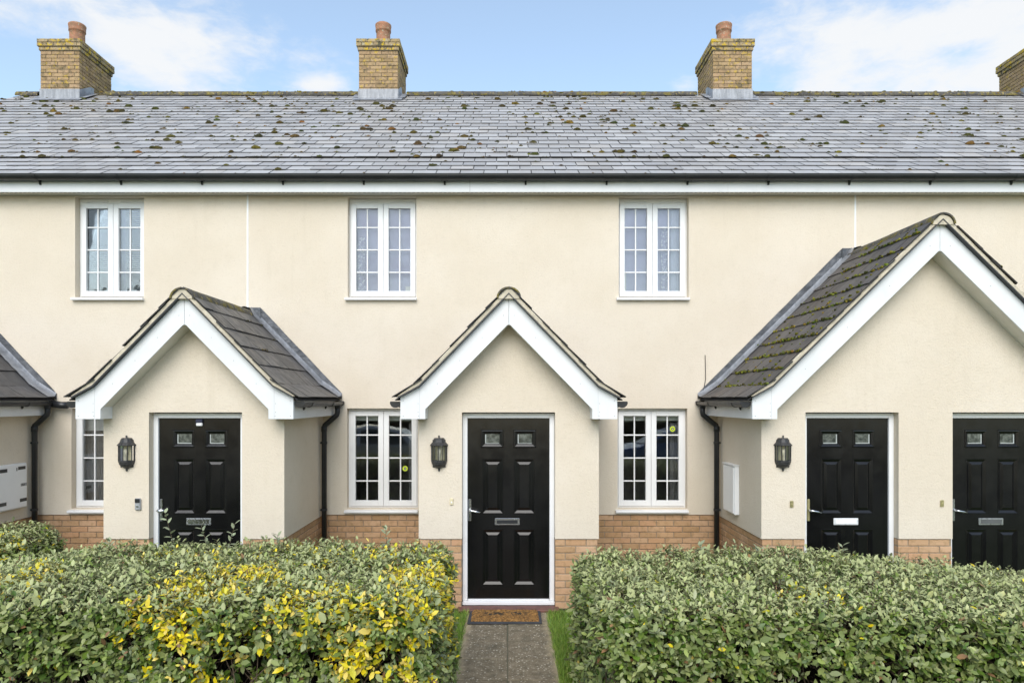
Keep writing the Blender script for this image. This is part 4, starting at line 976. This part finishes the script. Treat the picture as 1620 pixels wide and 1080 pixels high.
    for q in range(1, nrow+1):
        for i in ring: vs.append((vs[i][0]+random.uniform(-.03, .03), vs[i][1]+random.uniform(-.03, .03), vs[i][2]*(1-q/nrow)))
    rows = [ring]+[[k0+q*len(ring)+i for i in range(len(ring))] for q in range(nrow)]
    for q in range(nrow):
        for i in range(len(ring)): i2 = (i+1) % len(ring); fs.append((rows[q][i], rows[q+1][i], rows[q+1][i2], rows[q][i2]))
    bm.free(); cb_.add(vs, fs).build('dark_core', CORE, hd)
    return hd
hedge('hedge', 'left clipped hedge with many yellow leaves, left of the garden path', -4.45, -.45, 3.92, 5.55, 1.075, 18000, 3,
      yellow=[(-1.84, 3.98, 1.02, .34, 1.1), (-1.80, 4.55, 1.08, .36, .9), (-1.95, 4.25, 1.08, .25, .8), (-.58, 4.40, 1.08, .26, 1.3), (-.70, 4.15, 1.05, .22, .8), (-.45, 4.75, .78, .46, 1.0), (-.48, 4.2, .95, .30, .9), (-.72, 3.96, .74, .40, .7), (-1.62, 3.96, .74, .27, .65),
              (-1.10, 4.0, 1.06, .50, .42), (-.75, 5.2, 1.08, .40, .38), (-1.35, 5.2, 1.08, .50, .22), (-3.18, 4.4, 1.06, .30, .8), (-3.4, 5.0, 1.05, .20, .5), (-2.35, 5.0, 1.07, .35, .2)],
      shoots=[(-2.58, 5.40, 1.03, .36, -.25), (-2.20, 5.42, 1.03, .27, .28), (-2.34, 5.45, 1.03, .24, -.30), (-1.82, 5.45, 1.05, .14, .1), (-.95, 5.45, 1.07, .17, -.05), (-3.1, 5.4, 1.03, .12, .0)], ends=(1.5, 0))
hedge('hedge', 'right clipped hedge of grey-green leaves, right of the garden path', .545, 4.80, 3.92, 5.55, 1.02, 18000, 11,
      yellow=[(1.9, 4.3, 1.05, .18, .35)], shoots=[(1.52, 5.42, .99, .13, -.1), (2.62, 5.45, .99, .12, .15), (1.95, 5.42, .99, .10, .1)], ends=(0, 2.7))
hedge('bush', 'low rounded bush at the left edge, in front of the cut-off porch', -6.3, -4.80, 6.55, 7.75, .85, 3400, 21, yellow=[(-5.0, 6.8, .75, .25, .35)], r=.42, singles=0)

# ------------------------------------------------------------------ grass
t = MT('grass_blade'); a = t.n('ShaderNodeAttribute', attribute_name='col'); t.col(a.outputs['Color']).rough(.55); GRASS = t.m
def grass(areas):
    V = []; Cc = []
    g = np.random.default_rng(5); allv = []; allc = []
    for (x0, x1, y0, y1, n) in areas:
        x = g.uniform(x0, x1, n); y = g.uniform(y0, y1, n); h = g.uniform(.025, .075, n); a = g.uniform(0, 6.283, n); lean = g.uniform(.0, .06, n); wd = g.uniform(.0018, .0042, n)
        dx, dy = np.cos(a), np.sin(a); b = g.uniform(0, 6.283, n)
        p0 = np.c_[x-dx*wd, y-dy*wd, np.full(n, -.012)]; p1 = np.c_[x+dx*wd, y+dy*wd, np.full(n, -.012)]; p2 = np.c_[x+np.cos(b)*lean, y+np.sin(b)*lean, h]
        allv.append(np.stack([p0, p1, p2], 1).reshape(-1, 3)); c = np.array([(.15, .26, .028), (.22, .34, .045), (.08, .17, .022), (.36, .37, .10)])[g.choice(4, n, p=[.35, .35, .2, .1])]*g.uniform(.6, 1.4, (n, 1)); allc.append(np.repeat(c, 3, axis=0))
    V = np.vstack(allv); Cc = np.vstack(allc); n = len(V)//3
    me = bpy.data.meshes.new('grass'); me.vertices.add(len(V)); me.vertices.foreach_set('co', V.astype(np.float32).ravel()); me.loops.add(len(V)); me.loops.foreach_set('vertex_index', np.arange(len(V), dtype=np.int32)); me.polygons.add(n)
    me.polygons.foreach_set('loop_start', (np.arange(n)*3).astype(np.int32)); me.polygons.foreach_set('loop_total', np.full(n, 3, np.int32))
    at = me.attributes.new('col', 'FLOAT_COLOR', 'POINT'); at.data.foreach_set('color', np.c_[Cc, np.ones(len(Cc))].astype(np.float32).ravel()); me.materials.append(GRASS); me.update(calc_edges=True)
    o = link('grass', me); o['kind'] = 'stuff'; o['label'] = 'short green lawn grass on both sides of the garden path'
grass([(.44, .95, 3.6, 7.3, 26000), (-.95, -.44, 3.6, 7.3, 18000), (.415, .47, 3.6, 7.3, 2600), (-.47, -.42, 3.6, 7.3, 1600)])

# ------------------------------------------------------------------ across the road, behind the camera (seen in the window panes)
def paint(name, c):
    t = MT(name); t.col(c).rough(.28).metal(.35); t.b.inputs['Coat Weight'].default_value = .6; return t.m
TYRE = plain('tyre_rubber', (.02, .02, .02), .8, var=.2).m; CARGLASS = plain('car_glass', (.02, .025, .03), .08, var=.1).m; LAMP = plain('lamp_lens', (.6, .6, .6), .15, var=.1).m; REDLAMP = plain('red_lens', (.45, .02, .02), .2, var=.1).m
def car(xc, yc, m, label, L=4.2, W=1.75):
    c = thing('parked_car', label, 'car', (xc, yc, 0), 'cars parked on the road')
    low = [(-.50, .28), (-.50, .62), (-.485, .80), (-.30, .93), (.22, .96), (.46, .92), (.50, .70), (.50, .30), (.40, .24), (-.42, .24)]
    def loft(prof, y0, y1, ins0, ins1):
        b = B(); P = []
        for yy, k in ((-W/2+ins0, .96), (-W/2, 1.), (W/2, 1.), (W/2-ins0, .96)):
            pass
        n = len(prof); ys = (-W/2+.0, -W/2+.10, W/2-.10, W/2-.0); ks = (.965, 1., 1., .965)
        vs = [(xc+x*L*k, yc+y, z) for y, k in zip(ys, ks) for (x, z) in prof]
        fs = [tuple(range(n)), tuple(range(3*n, 4*n))]+[(j*n+i, j*n+(i+1) % n, (j+1)*n+(i+1) % n, (j+1)*n+i) for j in range(3) for i in range(n)]
        return b.add(vs, fs)
    loft(low, 0, 0, 0, 0).build('body', m, c, bevel=.03)
    roof = [(-.30, .93), (-.13, 1.36), (-.03, 1.45), (.20, 1.46), (.34, 1.38), (.46, .93)]
    def slab(prof, wb, wt, z0, z1):
        vs = []
        for sgn in (-1, 1):
            for (x, z) in prof: f = (z-z0)/(z1-z0); vs.append((xc+x*L, yc+sgn*(wb+(wt-wb)*f)/2, z))
        n = len(prof); return B().add(vs, [tuple(range(n))[::-1], tuple(range(n, 2*n))]+[(i, (i+1) % n, n+(i+1) % n, n+i) for i in range(n)])
    slab(roof, W-.08, W-.46, .93, 1.46).build('cabin', m, c, bevel=.03)
    for sgn in (-1, 1):
        for gl in ([(-.245, .97), (-.125, 1.30), (.06, 1.37), (.06, .97)], [(.085, .97), (.085, 1.37), (.22, 1.37), (.33, 1.28), (.40, .97)]):
            vs = []
            for o_ in (.0, .012):
                for (x, z) in gl: f = (z-.93)/(.53); vs.append((xc+x*L, yc+sgn*((W-.08+(-.38)*f)/2+.004+o_), z))
            B().add(vs, [(0, 1, 2, 3)[::-1] if len(gl) == 4 else (4, 3, 2, 1, 0), tuple(range(len(gl), 2*len(gl)))]+[(i, (i+1) % len(gl), len(gl)+(i+1) % len(gl), len(gl)+i) for i in range(len(gl))]).build('side_window', CARGLASS, c)
        for (x, mm, nm) in ((-.478, LAMP, 'headlight'), (.478, REDLAMP, 'tail_light')):
            box(nm, mm, c, xc+x*L-.06, xc+x*L+.06, min(yc+sgn*(W/2-.30), yc+sgn*(W/2-.02)), max(yc+sgn*(W/2-.30), yc+sgn*(W/2-.02)), .66, .80, bevel=.03)
        for x in (-.30, .30):
            b = B().lathe([(.20, -.10), (.30, -.10), (.325, -.07), (.325, .07), (.30, .10), (.20, .10)], (0, 0, 0), 24); b.v = [(xc+x*L+p[0], yc+sgn*(W/2-.09)+p[2], .325+p[1]) for p in b.v]; wh = b.build('wheel', TYRE, c, smooth=True)
            b = B().lathe([(.0, .085), (.06, .09), (.19, .075), (.21, .10)], (0, 0, 0), 20); b.v = [(xc+x*L+p[0], yc+sgn*(W/2-.09)+sgn*p[2], .325+p[1]) for p in b.v]; b.build('rim', CHROME, wh)
    vs = [(xc-.292*L, yc+y, .965) for y in (-.70, .70)]+[(xc-.142*L, yc+y, 1.345) for y in (.56, -.56)]
    B().add([(x-.012, y, z+.012) for (x, y, z) in vs], [(0, 1, 2, 3)]).build('windscreen', CARGLASS, c)
car(-4.6, -2.6, paint('silver_paint', (.48, .50, .53)), 'silver car whose reflection shows in the lower window left of the central porch')
car(5.2, -2.6, paint('blue_paint', (.05, .12, .34)), 'blue car whose reflection shows in the lower window right of the central porch')
def tree(x, y, h, rad, label, seed):
    g = np.random.default_rng(seed); tr = thing('tree', label, 'tree', (x, y, 0), 'trees across the road')
    B().tube([(x, y, 0), (x+.1, y, h*.3), (x, y+.1, h*.55), (x+.1, y, h*.85)], [.24, .19, .12, .04], 10).build('trunk', TWIG, tr, smooth=True)
    lb = B()
    for k in range(9):
        a = k*2.4; z = h*(.3+.05*k); lb.tube([(x, y, z), (x+math.cos(a)*rad*.4, y+math.sin(a)*rad*.4, z+h*.09), (x+math.cos(a)*rad*.8, y+math.sin(a)*rad*.8, z+h*.13)], [.07, .05, .02], 6)
    lb.build('limbs', TWIG, tr)
    n = 6000; d = nrmz(g.normal(0, 1, (n, 3))); cl = nrmz(g.normal(0, 1, (60, 3)))*g.uniform(.4, .95, (60, 1)); k = g.integers(0, 60, n)
    p = (cl[k]+d*g.uniform(.05, .30, (n, 1)))*np.array([rad, rad, h*.33])+np.array([x, y, h*.62])
    X = nrmz(g.normal(0, 1, (n, 3))); Zp = nrmz(g.normal(0, .6, (n, 3))+np.array([0, 0, .8])); Y = nrmz(np.cross(Zp, X)); Z = np.cross(X, Y)
    me = leaf_mesh('crown', p, X, Y, Z, g.uniform(.16, .26, n), g.uniform(1.2, 1.8, n), np.array([.05, .085, .025])*g.uniform(.6, 1.5, (n, 1))); o = link('crown', me, tr); o['kind'] = 'stuff'
tree(-11.0, -13.0, 7.5, 2.6, 'tree across the road, its reflection showing in the upper left window', 31)
tree(-18.0, -16.0, 8.5, 3.2, 'farther left tree across the road', 32)
tree(9.0, -15.0, 6.0, 2.6, 'tree across the road on the right', 33)
hedge('hedge', 'dark hedge along the far side of the road, behind the parked cars', -14., 14., -9.6, -8.4, 1.7, 3500, 41, singles=0, r=.3)
